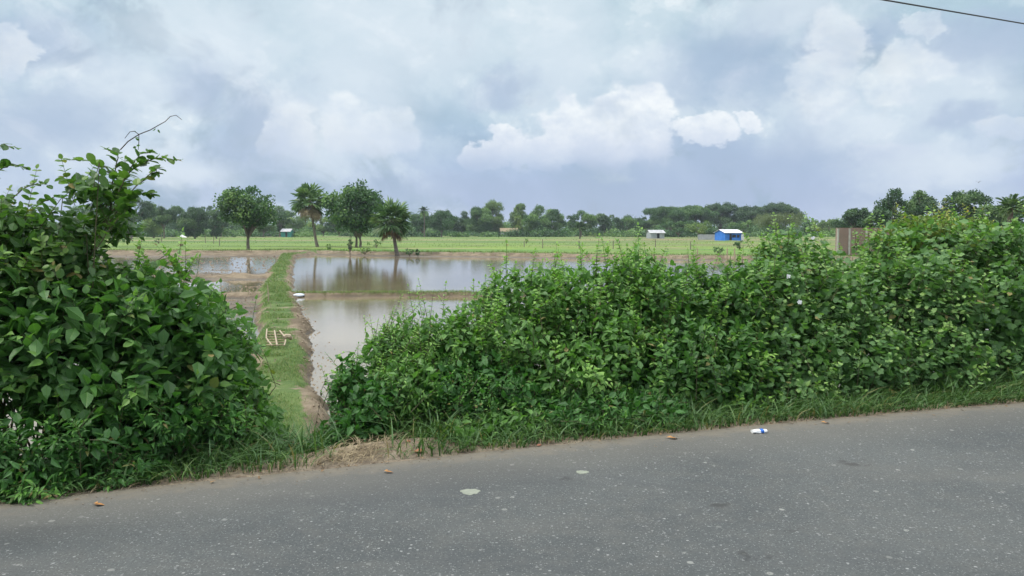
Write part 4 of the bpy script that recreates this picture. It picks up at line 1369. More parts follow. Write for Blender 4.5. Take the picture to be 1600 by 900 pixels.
# ------------------------------------------------------------------ trees
def crown_leaves(mb, blobs, leaf, per_m2, rng, tpl=CARD, tonevar=0.75):
    for c, rr in blobs:
        rr = np.asarray(rr, float)
        area = 4 * math.pi * ((rr[0] * rr[1]) ** 1.6 / 3 + (rr[0] * rr[2]) ** 1.6 / 3 + (rr[1] * rr[2]) ** 1.6 / 3) ** (1 / 1.6)
        n = max(12, int(area * per_m2))
        u = unit(rng.normal(size=(n, 3)))
        u[:, 2] = np.where(u[:, 2] < -0.7, -u[:, 2] * 0.6, u[:, 2])
        rad = 1 + rng.normal(0, 0.12, n) - 0.35 * (rng.random(n) ** 3)
        lum = 1 + 0.22 * (2 * vnoise(u[:, 0] * 2.4 + c[0], u[:, 2] * 2.4 + u[:, 1] * 1.7, 1.0, 3) - 1)
        p_ = np.asarray(c) + u * rr * (rad * lum)[:, None]
        nr_ = unit(u + rng.normal(0, 0.6, (n, 3)) + np.array([0, 0, 0.35]))
        yd = rng.normal(size=(n, 3)) + np.array([0, 0, -0.25])
        tone = np.clip(0.45 + rng.normal(0, tonevar * 0.5) + rng.normal(0, 0.16, n), 0, 1)
        scatter(mb, tpl, p_, yd, nr_, leaf * rng.uniform(0.65, 1.35, n), rng.random(n), tone)


def tree(name, label, base, H, Wd, kind='round', mat=None, leaf=0.28, dens=26, seed=0, group=None, trunks=1, trunk_h=None, depth=None, nb=None, cat='tree', lean=0.0):
    """H total height, Wd crown width"""
    rng = np.random.default_rng(1000 + seed)
    base = np.array([base[0], base[1], ground_z(base[0], base[1]) - 0.05])
    root = empty(name, base, label, cat, group)
    rx_ = Wd / 2
    ry_ = (depth or Wd) / 2
    if kind == 'round':
        th = trunk_h if trunk_h is not None else 0.28 * H
        cz, rz_ = (H + th) / 2, (H - th) / 2
        k = nb or 26
    elif kind == 'umbrella':
        th = trunk_h if trunk_h is not None else 0.14 * H
        cz, rz_ = (H + th) / 2, (H - th) / 2
        k = nb or 50
    else:
        th = trunk_h if trunk_h is not None else 0.18 * H
        cz, rz_ = (H + th) / 2, (H - th) / 2
        k = nb or 22
    blobs = []
    for i in range(k):
        u = unit(rng.normal(size=3))
        if kind == 'umbrella':
            u[2] = abs(u[2]) * 0.9 + 0.05
            q = rng.uniform(0.25, 0.88)
            ly = rng.choice([1.0, 0.9, 0.62, 0.4], p=[0.34, 0.22, 0.24, 0.20])
            c = np.array([u[0] * rx_ * q * 1.05, u[1] * ry_ * q, th + (H - th) * (0.10 + 0.74 * math.sqrt(max(0, 1 - (q * math.hypot(u[0], u[1])) ** 2)) * ly * rng.uniform(0.88, 1.0))])
            r_ = np.array([rng.uniform(0.15, 0.27) * rx_, rng.uniform(0.15, 0.27) * ry_, rng.uniform(0.09, 0.15) * (H - th)])
            c[2] = min(c[2], H - r_[2])
        elif kind == 'tall':
            zz = rng.uniform(-1, 1)
            wr = (1 - 0.55 * abs(zz) ** 1.6) * rng.uniform(0.25, 0.8)
            a_ = rng.uniform(0, 6.28)
            c = np.array([math.cos(a_) * rx_ * wr, math.sin(a_) * ry_ * wr, cz + zz * rz_ * 0.82])
            r_ = np.array([1, 1, 0.85]) * rng.uniform(0.26, 0.40) * min(rx_, rz_)
        else:
            q = rng.uniform(0.35, 0.80) ** 0.8
            q *= 1 - 0.18 * max(0, -u[2])
            c = np.array([u[0] * rx_ * q, u[1] * ry_ * q, cz + u[2] * rz_ * q])
            r_ = np.array([1.05, 1.05, 0.85]) * rng.uniform(0.14, 0.32) * min(rx_, rz_ * 1.2)
        blobs.append((c, r_))
    wb = [(c + base, r_) for c, r_ in blobs]
    Cr = MB()
    crown_leaves(Cr, wb, leaf, dens, rng)
    Cr.build('crown', mat or L_TREE, root, base)
    T = MB()
    for tnum in range(trunks):
        ox = (tnum - (trunks - 1) / 2) * 0.06 * H + 0.0
        r0 = H * 0.022 / math.sqrt(trunks) + 0.02
        fork = np.array([ox * 0.8 + lean * H * 0.2, 0, max(th, 0.15 * H) * 1.02])
        T.tube([base + [ox, 0, 0], base + [ox, 0, 0.04 * H], base + (np.array([ox, 0, 0]) + fork) / 2 + rng.normal(0, 0.01 * H, 3) * [1, 1, 0], base + fork], [r0 * 1.5, r0 * 1.05, r0 * 0.95, r0 * 0.8], 8)
        own = [b for j, b in enumerate(blobs) if j % trunks == tnum]
        for c, r_ in own[:14]:
            m0 = (fork + c) / 2 + np.array([0, 0, 0.05 * H]) + rng.normal(0, 0.02 * H, 3)
            T.tube([base + fork - [0, 0, 0.02 * H], base + fork * 0.5 + m0 * 0.5, base + m0, base + c], [r0 * 0.6, r0 * 0.45, r0 * 0.32, r0 * 0.12], 5, cap=False)
    T.build('trunk', BARK, root, base)
    return root


TREE_UP = 4


def px_tree(px, pbase, ptop, wpx, z=Z_FIELD, dist=None, **kw):
    """tree measured off the photo: base pixel on the field level gives the distance unless given"""
    if dist is None:
        b = P(px, pbase, z)
    else:
        b = D(px, 360, dist)
    d = b[1]
    top = D(px, ptop - (TREE_UP if dist else 0), d)[2]
    H = top - ground_z(b[0], b[1])
    return tree(base=b, H=H, Wd=wpx / F * d, **kw)


px_tree(388, 391, 283, 94, name='mango_tree', label='round dark tree alone on the bank behind the left paddies', kind='round', leaf=0.33, dens=14, seed=1, trunk_h=1.7, nb=60, mat=L_TREE)
px_tree(560, 387, 279, 96, name='broadleaf_tree', label='big dense twin-trunked tree between the two fan palms', kind='round', leaf=0.36, dens=13, seed=2, trunks=2, trunk_h=1.0, nb=80, mat=L_TREE)


def fan_palm(label, base, H, r_crown, seed, dead=8, lean=0.0, nleaf=34, drop=0.0):
    rng = np.random.default_rng(seed)
    base = np.array([base[0], base[1], ground_z(base[0], base[1]) - 0.05])
    root = empty('fan_palm', base, label, 'palm', 'fan palms on the far bank')
    T = MB()
    hd = base + np.array([lean, 0, H - r_crown * 0.95])
    pts = [base, base + [lean * 0.25, 0, H * 0.12], base * 0.5 + hd * 0.5 + [lean * 0.1, 0, 0], hd]
    r0 = 0.21
    T.tube(pts, [r0 * 1.35, r0, r0 * 0.85, r0 * 0.95], 10)
    T.build('trunk', BARK_PALM, root, base)

    def fronds(n, elo, ehi, scale, droopf):
        m = MB()
        for i in range(n):
            a_ = rng.uniform(0, 6.283)
            e_ = R(rng.uniform(elo, ehi))
            d = np.array([math.cos(a_) * math.cos(e_), math.sin(a_) * math.cos(e_), math.sin(e_)])
            pl = r_crown * rng.uniform(0.38, 0.52)
            tip = hd + d * pl - np.array([0, 0, droopf * 0.2])
            m.tube([hd, hd + d * pl * 0.5 + [0, 0, 0.04], tip], [0.04, 0.03, 0.025], 4, tone=0.8)
            fr = r_crown * rng.uniform(0.50, 0.62) * scale
            side = unit(np.cross(d, [0, 0, 1.0]) + rng.normal(0, 0.25, 3))
            nr_ = unit(np.cross(side, d))
            K = 15
            angs = np.linspace(-R(118), R(118), K)
            tn = np.clip(rng.normal(0.5, 0.2), 0, 1)
            for k, an in enumerate(angs):
                yd = d * math.cos(an) + side * math.sin(an) + np.array([0, 0, -0.30 * droopf - 0.12 * abs(math.sin(an))]) + nr_ * rng.normal(0, 0.06)
                yd = unit(yd)
                w_ = fr * 0.085
                sd_ = unit(np.cross(yd, nr_)) * w_
                L = fr * (1 - 0.18 * abs(an) / R(118)) * rng.uniform(0.92, 1.06)
                p0, p1, p2 = tip, tip + yd * L * 0.62, tip + yd * L + np.array([0, 0, -0.10 * L * (1 + droopf)])
                m.polys([p0, p1 - sd_, p2, p1 + sd_], [(0, 1, 2, 3)], rnd=rng.random(), tone=np.clip(tn + rng.normal(0, 0.12), 0, 1))
        return m

    fronds(nleaf, -48 - drop, 88, 1.0, 0.25).build('crown', L_PALM, root, base)
    if dead:
        fronds(dead, -75, -40, 0.8, 1.2).build('dead_fronds', L_DEAD, root, base)
    return root


b = P(496, 386, Z_FIELD)
fan_palm('tall fan palm with dead brown fronds hanging, left of the twin-trunked tree', b, D(0, 281, b[1])[2] - ground_z(b[0], b[1]), 30 / F * b[1] * 1.12, 61, dead=14, lean=-1.0, drop=6, nleaf=26)
b = P(621, 399, -1.12)
fan_palm('shorter fan palm with full drooping green crown at the edge of the water', b, D(0, 306, b[1])[2] - ground_z(b[0], b[1]), 31 / F * b[1] * 1.22, 62, dead=3, lean=-0.6, nleaf=36, drop=14)

# stump and bushes at the foot of the trees
px_tree(547, 396, 366, 10, z=-1.0, name='stunted_palm', label='narrow leaf-choked stump standing before the twin-trunked tree', kind='tall', leaf=0.13, dens=60, seed=3, mat=L_TREE_DARK, trunk_h=0.2)
for i, (px, pb, pt, wp, lab, mt) in enumerate((
        (514, 392, 378, 10, 'little green bush between the tall fan palm and the stump', L_TREE_PALE),
        (570, 395, 383, 22, 'leafy bush under the twin-trunked tree', L_TREE_PALE),
        (588, 388, 372, 30, 'bush to the right of the twin trunks', L_TREE),
        (640, 397, 387, 18, 'dark low bush right of the shorter fan palm', L_TREE_DARK),
        (653, 397, 388, 9, 'small dark tuft on the bank right of the shorter fan palm', L_TREE_DARK),
        (248, 381, 372, 20, 'dark bush beside the left fence in the far field', L_TREE_DARK),
        (195, 379, 372, 26, 'low dark bush by the left fence posts', L_TREE),
        (283, 385, 379, 12, 'brown dry bush in the left green field', L_DEAD),
        (306, 372, 363, 34, 'wide low bush behind the left field', L_TREE),
        (1155, 391, 374, 21, 'round dark bush in the field below the blue hut', L_TREE_DARK),
        (1123, 401, 384, 22, 'scrubby bush on the ridge left of the round dark bush', L_TREE),
        (930, 372, 362, 30, 'low pale green bush row left of the grey hut', L_TREE_PALE),
        (822, 382, 372, 7, 'tiny bush in the middle of the yellow-green field', L_TREE_PALE))):
    px_tree(px, pb, pt, wp, name='bush', label=lab, kind='round', leaf=0.16 if pb > 380 else 0.3, dens=50 if pb > 380 else 16, seed=20 + i, nb=10, mat=mt, trunk_h=0.1, cat='bush', group='bushes in the far fields')

# the row of trees beyond the fields
far = [
    (150, 318, 60, 300, 'round', L_TREE, 'dark tree half hidden behind the arching left branches'),
    (205, 310, 62, 230, 'round', L_TREE_DARK, 'dark tree with a clear trunk behind the left fence'),
    (182, 330, 46, 250, 'round', L_TREE, 'shaded tree left of the dark clear-trunked tree'),
    (240, 322, 36, 260, 'tall', L_TREE_PALE, 'pale green tree right of the clear-trunked tree'),
    (256, 325, 40, 250, 'round', L_TREE_DARK, 'dark bushy tree above the white tarpaulin'),
    (275, 321, 44, 340, 'round', L_TREE, 'bluish tree rising behind the dark bushy tree'),
    (304, 329, 42, 240, 'tall', L_TREE_DARK, 'tree with a dark head and pale skirt left of the lone round tree'),
    (306, 317, 40, 350, 'round', L_TREE, 'distant tree behind the dark-headed tree'),
    (328, 319, 36, 360, 'round', L_TREE, 'distant bluish tree just left of the lone round tree'),
    (345, 322, 34, 300, 'round', L_TREE_DARK, 'dark tree partly behind the lone round tree'),
    (338, 335, 24, 240, 'tall', L_TREE_DARK, 'slim dark tree with thin trunk left of the lone round tree'),
    (412, 333, 40, 300, 'round', L_TREE_PALE, 'low tree directly right of the lone round tree'),
    (437, 323, 40, 310, 'round', L_TREE, 'rounded tree above the teal shed'),
    (462, 331, 36, 350, 'round', L_TREE_PALE, 'pale tree behind the tall fan palm'),
    (505, 342, 40, 330, 'round', L_TREE_PALE, 'low tree between the tall fan palm and the twin-trunked tree'),
    (530, 340, 44, 330, 'round', L_TREE, 'low tree behind the left of the twin-trunked tree'),
    (608, 345, 44, 330, 'round', L_TREE_DARK, 'low dark tree behind the shorter fan palm'),
    (660, 333, 46, 320, 'round', L_TREE, 'tree right of the shorter fan palm under the distant palm'),
    (690, 327, 50, 300, 'round', L_TREE, 'rounded tree with visible trunk right of the distant palm'),
    (722, 334, 40, 330, 'round', L_TREE_DARK, 'dark low tree between two rounded trees left of centre'),
    (748, 327, 46, 320, 'tall', L_TREE, 'uneven tree left of the tall pale tree'),
    (772, 320, 46, 330, 'tall', L_TREE_PALE, 'tall pale airy tree near the middle of the treeline'),
    (810, 323, 30, 330, 'tall', L_TREE_PALE, 'narrow tree with a tuft on top right of the airy tree'),
    (838, 326, 54, 310, 'round', L_TREE, 'broad dark round tree at the centre of the treeline'),
    (866, 331, 44, 320, 'round', L_TREE, 'round tree joined to the broad central tree'),
    (908, 331, 56, 330, 'round', L_TREE, 'wide round tree behind the small date palm'),
    (946, 335, 44, 340, 'round', L_TREE_DARK, 'dark tree right of the small date palm'),
    (978, 341, 44, 340, 'round', L_TREE, 'low tree left of the grey hut'),
    (1003, 340, 40, 350, 'round', L_TREE_DARK, 'low dark tree behind the grey hut'),
    (1045, 321, 84, 330, 'umbrella', L_TREE, 'left-hand spreading umbrella tree above the grey hut'),
    (1085, 321, 70, 340, 'umbrella', L_TREE, 'pale-topped umbrella tree left of the blue hut'),
    (1126, 317, 66, 350, 'umbrella', L_TREE_DARK, 'dark domed umbrella tree directly above the blue hut'),
    (1172, 321, 70, 350, 'umbrella', L_TREE_DARK, 'flat dark umbrella tree right of the blue hut'),
    (1214, 317, 70, 345, 'umbrella', L_TREE_DARK, 'right-hand domed umbrella tree over the bamboo'),
    (1060, 346, 60, 290, 'round', L_TREE, 'low bushy tree below the umbrella trees left of the blue hut'),
    (1092, 345, 46, 280, 'round', L_TREE_PALE, 'low tree immediately left of the blue hut'),
    (1160, 347, 40, 290, 'round', L_TREE, 'low tree just behind the blue hut roof'),
    (1262, 342, 50, 330, 'round', L_TREE, 'low tree between the bamboo and the brick wall'),
    (1290, 345, 46, 320, 'round', L_TREE_PALE, 'low pale tree left of the brick wall'),
    (1338, 323, 58, 150, 'umbrella', L_TREE_DARK, 'small umbrella tree standing over the brick wall'),
    (1398, 286, 62, 120, 'round', L_TREE_DARK, 'tall dark tree right of the brick wall'),
    (1448, 287, 72, 125, 'round', L_TREE_DARK, 'broad dark tree behind the yellow-green shrub'),
    (1508, 286, 62, 120, 'round', L_TREE_DARK, 'ragged dark tree near the right edge'),
    (1375, 330, 40, 110, 'tall', L_TREE_DARK, 'narrow dark tree beside the end of the brick wall'),
    (1555, 312, 66, 115, 'round', L_TREE_DARK, 'low dark tree left of the date palm at the right edge'),
    (1610, 310, 60, 110, 'round', L_TREE, 'tree cut by the right edge behind the date palm'),
]
for i, (px, pt, wp, dist, kind, mt, lab) in enumerate(far):
    sc_ = dist / F
    px_tree(px, 370, pt, wp * 1.12, dist=dist, name='umbrella_tree' if kind == 'umbrella' else 'broadleaf_tree', label=lab, kind=kind, leaf=max(0.3, 1.5 * sc_), dens=3.3 / max(0.09, (1.5 * sc_) ** 2), seed=100 + i, mat=mt, group='trees beyond the fields',
            trunk_h=None if kind == 'umbrella' else (3.2 if dist < 260 and 300 > px else 0.6), nb=26 if kind != 'umbrella' else 38)


def date_palm(label, px, pt, dist, fr_px, seed, fan=False, group='date palms in the distance'):
    rng = np.random.default_rng(seed)
    b = D(px, 360, dist)
    base = np.array([b[0], b[1], ground_z(b[0], b[1]) - 0.05])
    top = D(px, pt, dist)[2]
    r_ = fr_px / F * dist
    hd = base.copy()
    hd[2] = top - r_ * 0.75
    root = empty('date_palm', base, label, 'palm', group)
    T = MB()
    T.tube([base, (base + hd) / 2 + [0.1, 0, 0], hd], [0.24, 0.2, 0.2], 8)
    T.build('trunk', BARK_PALM, root, base)
    m = MB()
    for i in range(30):
        a_ = rng.uniform(0, 6.283)
        e_ = R(rng.uniform(-25, 80))
        d = np.array([math.cos(a_) * math.cos(e_), math.sin(a_) * math.cos(e_), math.sin(e_)])
        pts = [hd + d * r_ * t - np.array([0, 0, 0.35 * r_ * t ** 2.2]) for t in np.linspace(0, 1, 6)]
        m.tube(pts, np.linspace(0.035, 0.01, 6), 3, cap=False)
        side = unit(np.cross(d, [0, 0, 1.0]))
        for k in range(26):
            t = 0.15 + 0.85 * k / 26
            j = min(int(t * 5), 4)
            nd = pts[j] + (pts[j + 1] - pts[j]) * (t * 5 - j)
            for q in (-1, 1):
                yd = unit(side * q * 0.8 + d * 0.7 + np.array([0, 0, -0.1]))
                scatter(m, TINY, [nd], [yd], [np.array([0, 0, 1.0])], r_ * 0.30 * (1 - 0.5 * t), rng.random(), rng.random(), 0.22 if dist < 200 else 0.5)
    m.build('crown', L_PALM, root, base)


date_palm('distant palm poking above the treeline right of the shorter fan palm', 663, 321, 300, 11, 71)
date_palm('small date palm in front of the treeline below the wide round tree', 906, 345, 235, 15, 72)
date_palm('spiky date palm near the right edge above the hedge', 1577, 300, 60, 34, 73)
date_palm('date palm cut by the right edge of the view', 1622, 283, 70, 34, 74)

# bamboo
rb = np.random.default_rng(8)
bb = D(1215, 360, 235)
base = np.array([bb[0], bb[1], ground_z(bb[0], bb[1])])
root = empty('bamboo_clump', base, 'pale drooping bamboo clump right of the blue hut', 'bamboo')
Cl, Cu = MB(), MB()
for i in range(60):
    a_ = rb.uniform(0, 6.28)
    p0 = base + [rb.normal(0, 2.6), rb.normal(0, 1.5), 0]
    h_ = rb.uniform(5.0, 8.0)
    out = rb.uniform(2.0, 6.0)
    p1 = p0 + [math.cos(a_) * out * 0.25, math.sin(a_) * out * 0.2, h_ * 0.8]
    p2 = p0 + [math.cos(a_) * out * 0.75, math.sin(a_) * out * 0.6, h_]
    p3 = p0 + [math.cos(a_) * out * 1.2, math.sin(a_) * out * 0.9, h_ * 0.72]
    Cu.tube([p0, p1, p2, p3], [0.05, 0.04, 0.03, 0.015], 4, cap=False)
    for (u0, u1) in ((p1, p2), (p2, p3)):
        n_ = 90
        tt = rb.random((n_, 1))
        pp = u0 * (1 - tt) + u1 * tt + rb.normal(0, 0.4, (n_, 3))
        scatter(Cl, CARD, pp, rb.normal(0, 0.5, (n_, 3)) + np.array([math.cos(a_) * 0.5, 0, -1.0]), rb.normal(size=(n_, 3)), rb.uniform(0.2, 0.45, n_), rb.random(n_), np.clip(rb.normal(0.5, 0.2, n_), 0, 1), 0.5)
Cl.build('foliage', L_BAMBOO, root, base)
Cu.build('culms', STEM_GREEN, root, base)

# the wood behind the row (one mass)
rw = np.random.default_rng(17)
mb = MB()
bl = []
for i in range(420):
    px = rw.uniform(-700, 2300)
    dist = rw.uniform(370, 460)
    c = D(px, 360, dist)
    h_ = rw.uniform(2.0, 8.0) if 620 < px < 1330 or px < 480 else rw.uniform(1.5, 6)
    bl.append((np.array([c[0], c[1], Z_FIELD + h_ * 0.5]), np.array([rw.uniform(4, 9), 5, h_ * 0.62])))
for i in range(240):
    px = rw.uniform(-300, 1900)
    dist = rw.uniform(300, 350)
    c = D(px, 360, dist)
    h_ = rw.uniform(1.2, 3.6)
    bl.append((np.array([c[0], c[1], Z_FIELD + h_ * 0.3]), np.array([rw.uniform(2.5, 6), 3, h_ * 0.7])))
crown_leaves(mb, bl, 0.75, 3.2, rw)
o = mb.build('distant_woods', L_TREE)
tag(o, 'low continuous mass of woodland and undergrowth closing the horizon', 'woodland', kind='stuff')


# ------------------------------------------------------------------ buildings
def hut(name, label, px, wpx, dist, wall_h, roof_h, depth, wall, roof, cat='hut', openings=(), ang=0.0, hip=False):
    c = D(px, 360, dist)
    base = np.array([c[0], c[1], ground_z(c[0], c[1])])
    root = empty(name, base, label, cat)
    root.rotation_euler = (0, 0, ang)
    W_ = wpx / F * dist
    hw, hd_ = W_ / 2, depth / 2
    m = MB()
    m.box((0, 0, wall_h / 2), (W_, depth, wall_h))
    # gables
    for sx in (-1, 1):
        m.polys([(sx * hw * 0.999, -hd_, wall_h), (sx * hw * 0.999, hd_, wall_h), (sx * hw * 0.999, 0, wall_h + roof_h * 0.97), (sx * hw * 0.985, -hd_, wall_h), (sx * hw * 0.985, hd_, wall_h), (sx * hw * 0.985, 0, wall_h + roof_h * 0.97)],
                [(0, 1, 2), (5, 4, 3), (0, 2, 5, 3), (2, 1, 4, 5)])
    m.build('wall', wall, root)
    r_ = MB()
    ov, ev, tk = 0.35, 0.35, 0.05
    for sy in (-1, 1):
        x0, x1 = -hw - ov, hw + ov
        yy0, z0 = sy * (hd_ + ev), wall_h - ev * roof_h / hd_ * 0.6
        z1 = wall_h + roof_h + 0.03
        r_.polys([(x0, yy0, z0), (x1, yy0, z0), (x1, 0, z1), (x0, 0, z1), (x0, yy0, z0 + tk), (x1, yy0, z0 + tk), (x1, sy * 0.001, z1 + tk), (x0, sy * 0.001, z1 + tk)],
                 [(0, 1, 2, 3), (7, 6, 5, 4), (0, 4, 5, 1), (1, 5, 6, 2), (3, 7, 4, 0), (2, 6, 7, 3)])
        # corrugation ribs
        for k in range(int(W_ / 0.6)):
            xx = x0 + 0.3 + k * 0.6
            r_.tube([(xx, yy0, z0 + tk), (xx, sy * 0.02, z1 + tk)], 0.025, 4)
    r_.build('roof', roof, root)
    for (kind_, ox, oz, ow, oh) in openings:
        q = MB()
        q.box((ox * hw, -hd_ - 0.01, oz), (ow, 0.06, oh))
        qo = q.build(kind_, DARK_OPEN, root)
        f_ = MB()
        for dx in (-1, 1):
            f_.box((ox * hw + dx * ow / 2, -hd_ - 0.03, oz), (0.08, 0.1, oh + 0.08))
        f_.box((ox * hw, -hd_ - 0.03, oz + oh / 2 + 0.04), (ow + 0.16, 0.1, 0.08))
        f_.build('frame', wall, qo)
    return root


ROOF_DULL = plain_mat('roof_dull', (0.30, 0.31, 0.33), (0.45, 0.45, 0.46), 0.8, 0.6)
h1 = hut('tin_hut', 'bright blue hut with white tin roof at the far side of the field', 1138, 30, 195, 2.0, 0.75, 4.6, BLUE_TIN, ROOF_TIN, openings=(('window', 0.05, 1.15, 1.2, 0.7), ('window', 0.55, 1.15, 0.9, 0.7), ('door', -0.35, 0.9, 0.8, 1.6)), ang=R(18))
m_ = MB()
m_.box((2.45, -2.55, 0.85), (0.75, 0.12, 1.5))
m_.build('side_panel', ROOF_TIN, h1)
hut('grey_hut', 'pale grey hut with dull tin roof half hidden by trees', 1024, 22, 250, 1.8, 0.9, 5.0, GREY_WALL, ROOF_DULL, openings=(('door', 0.1, 0.95, 0.9, 1.7),), ang=R(6))
hut('teal_shed', 'small teal shed with pale roof beyond the tall fan palm', 449, 14, 300, 2.2, 1.0, 4.0, TEAL_TIN, ROOF_DULL, cat='shed', openings=(('door', 0.2, 1.0, 0.9, 1.8),), ang=R(-5))
hut('farmhouse', 'low house with rusty roof behind the trees near the middle of the treeline', 795, 26, 320, 2.2, 1.3, 6.0, GREY_WALL, L_DEAD, cat='house', openings=(('door', 0.1, 1.0, 1.0, 1.9), ('window', -0.5, 1.3, 0.8, 0.8)), ang=R(4))
# tin fence between the huts
c = D(1108, 360, 215)
m_ = MB()
for k in range(12):
    m_.box((c[0] - 2.9 + k * 0.5, c[1] + 0.03 * (k % 2), ground_z(c[0], c[1]) + 0.75), (0.49, 0.05, 1.5))
o = m_.build('tin_fence', GREY_WALL, None, (c[0], c[1], ground_z(c[0], c[1])))
tag(o, 'grey tin fence just left of the blue hut', 'fence')
# white tarpaulin
c = P(286, 371, Z_FIELD)
zt = ground_z(c[0], c[1])
m_ = MB()
tv = [(-1.5, -0.8, 0.02), (0.9, -0.9, 0.02), (1.6, 0.3, 0.04), (-1.3, 0.9, 0.05), (-0.3, -0.3, 1.0), (-0.6, 0.3, 1.05), (0.5, -0.1, 0.5)]
m_.polys([(c[0] + x_ * 0.9, c[1] + y_ * 0.9, zt + z_ * 1.0) for x_, y_, z_ in tv], [(0, 1, 4), (1, 6, 4), (1, 2, 6), (6, 2, 5), (4, 6, 5), (2, 3, 5), (3, 0, 5), (0, 4, 5)])
o = m_.build('tarpaulin', WHITE_PLASTIC, None, (c[0], c[1], zt))
tag(o, 'white tarpaulin draped over a heap in the left field', 'tarpaulin')

# brick wall with concrete posts behind the hedge
dw = 80.0
p0, p1 = D(1307, 356, dw), D(1400, 356, dw + 2)
zg = Z_FIELD
dirw = unit(p1 - p0)
angw = math.atan2(dirw[1], dirw[0])
L_ = float(np.linalg.norm((p1 - p0)[:2]))
root = empty('brick_wall', (p0[0], p0[1], zg), 'weathered red brick wall with concrete posts behind the hedge', 'wall')
root.rotation_euler = (0, 0, angw)
ht = p0[2] - zg
m_ = MB()
m_.box((L_ / 2, 0, ht / 2 - 0.1), (L_, 0.22, ht + 0.2))
m_.build('wall', BRICK, root)
for xx in (0.09, 1.5, 3.6, 5.6):
    m_ = MB()
    m_.box((xx, -0.16, ht / 2 - 0.12), (0.18, 0.12, ht + 0.1))
    m_.build('post', CONCRETE, root)

# fence posts in the far field
posts = [(848, 374, 388), (905, 376, 389), (958, 376, 389), (968, 376, 389), (1024, 374, 386), (1079, 377, 390), (1225, 374, 390), (819, 376, 386),
         (1090, 388, 404), (1136, 388, 406), (1148, 388, 406), (153, 364, 380), (174, 366, 380), (195, 364, 378), (253, 366, 382), (321, 366, 380), (334, 368, 381), (343, 372, 384)]
plab = ['first fence post from the left in front of the centre treeline', 'leaning-free grey post right of the first centre post', 'left post of the close pair left of the tallest weed spike', 'right post of the close pair left of the tallest weed spike', 'thin post just right of the tallest weed spike', 'dark post left of the blue hut', 'post right of the round dark bush near the hedge', 'short post left of the first centre post',
        'pale post on the ridge left of the scrubby bush', 'pale post on the ridge right of the scrubby bush', 'pale post on the ridge below the round dark bush', 'leftmost post of the left fence', 'second post of the left fence', 'third post of the left fence', 'post by the dark bush in the left field', 'post left of the lone round tree with a short neighbour', 'middle one of the three posts left of the lone round tree', 'post nearest to the lone round tree']
for (px, pt, pb), lab in zip(posts, plab):
    bz = P(px, pb, Z_FIELD)
    zt = D(px, pt, bz[1])[2]
    z0 = ground_z(bz[0], bz[1])
    m_ = MB()
    lx = random.uniform(-0.05, 0.05)
    m_.tube([(0, 0, -0.15), (lx * 0.4, 0.0, (zt - z0) * 0.5), (lx, 0, zt - z0)], [0.07, 0.065, 0.055], 7)
    o = m_.build('fence_post', WOOD_GREY if 'pale' not in lab else WOOD_PALE)
    o.location = (float(bz[0]), float(bz[1]), z0)
    tag(o, lab, 'post', 'wooden posts in the far fields')

# ------------------------------------------------------------------ small things on the dyke
# wooden hand rack lying on the dyke
c = P(441, 524, -0.92)
z0 = ground_z(c[0], c[1])
root = empty('wooden_rack', (c[0], c[1], z0), 'pale wooden slatted frame lying on the grassy dyke', 'rack')
k = c[1] / F


def rk(px, py, h_=0.0):
    q = P(px, py, z0 + 0.06 + h_)
    return np.array([q[0] - c[0], q[1] - c[1], 0.05 + h_])


for pts, rad in (([(417, 514), (416, 527), (420, 533), (425, 539)], 0.018), ([(429, 516), (431, 528), (433, 539)], 0.02), ([(437, 516), (441, 521), (444, 524)], 0.02), ([(446, 526), (446, 533), (444, 539)], 0.018)):
    m_ = MB()
    m_.tube([rk(*q, 0.05) for q in pts], rad, 8)
    m_.build('rail', WOOD_PALE, root, (0, 0, 0))
for j, yy in enumerate((518, 522, 526, 530, 534, 538)):
    m_ = MB()
    m_.tube([rk(417, yy, 0.02), rk(431, yy + 0.4, 0.03), rk(445, yy, 0.02)], 0.016, 6)
    m_.build('slat', STRAW, root, (0, 0, 0))
m_ = MB()
m_.tube([rk(443, 527, 0.10), rk(447, 524.5, 0.13), rk(452, 525, 0.12), rk(455, 528.5, 0.06)], [0.05, 0.06, 0.06, 0.045], 8)
m_.build('handle_block', WOOD_PALE, root, (0, 0, 0))

# bamboo stake
c = P(420, 486, Z_WATER)
z0 = ground_z(c[0], c[1])
top = D(418, 445, c[1])
m_ = MB()
m_.tube([(0, 0, -0.2), (0.0, 0, (top[2] - z0) / 2), (top[0] - c[0], 0, top[2] - z0)], [0.022, 0.019, 0.014], 7)
o = m_.build('bamboo_stake', WOOD_PALE)
o.location = (float(c[0]), float(c[1]), z0)
tag(o, 'thin pale bamboo stake upright at the left side of the dyke', 'stake')

# little fence of sticks on the left paddy
c = P(403, 456, -1.15)
root = empty('stick_fence', (c[0], c[1], ground_z(c[0], c[1])), 'low pale stick fence by the dyke before the muddy paddy', 'fence')
for q in range(5):
    m_ = MB()
    m_.tube([(-0.45 + q * 0.22, 0, -0.05), (-0.45 + q * 0.22 + random.uniform(-.02, .02), 0, 0.26)], 0.012, 5)
    m_.build('stick', WOOD_PALE, root)
m_ = MB()
m_.tube([(-0.6, 0, 0.24), (0.0, 0.015, 0.27), (0.6, 0, 0.26)], 0.012, 5)
m_.build('rail', WOOD_PALE, root)

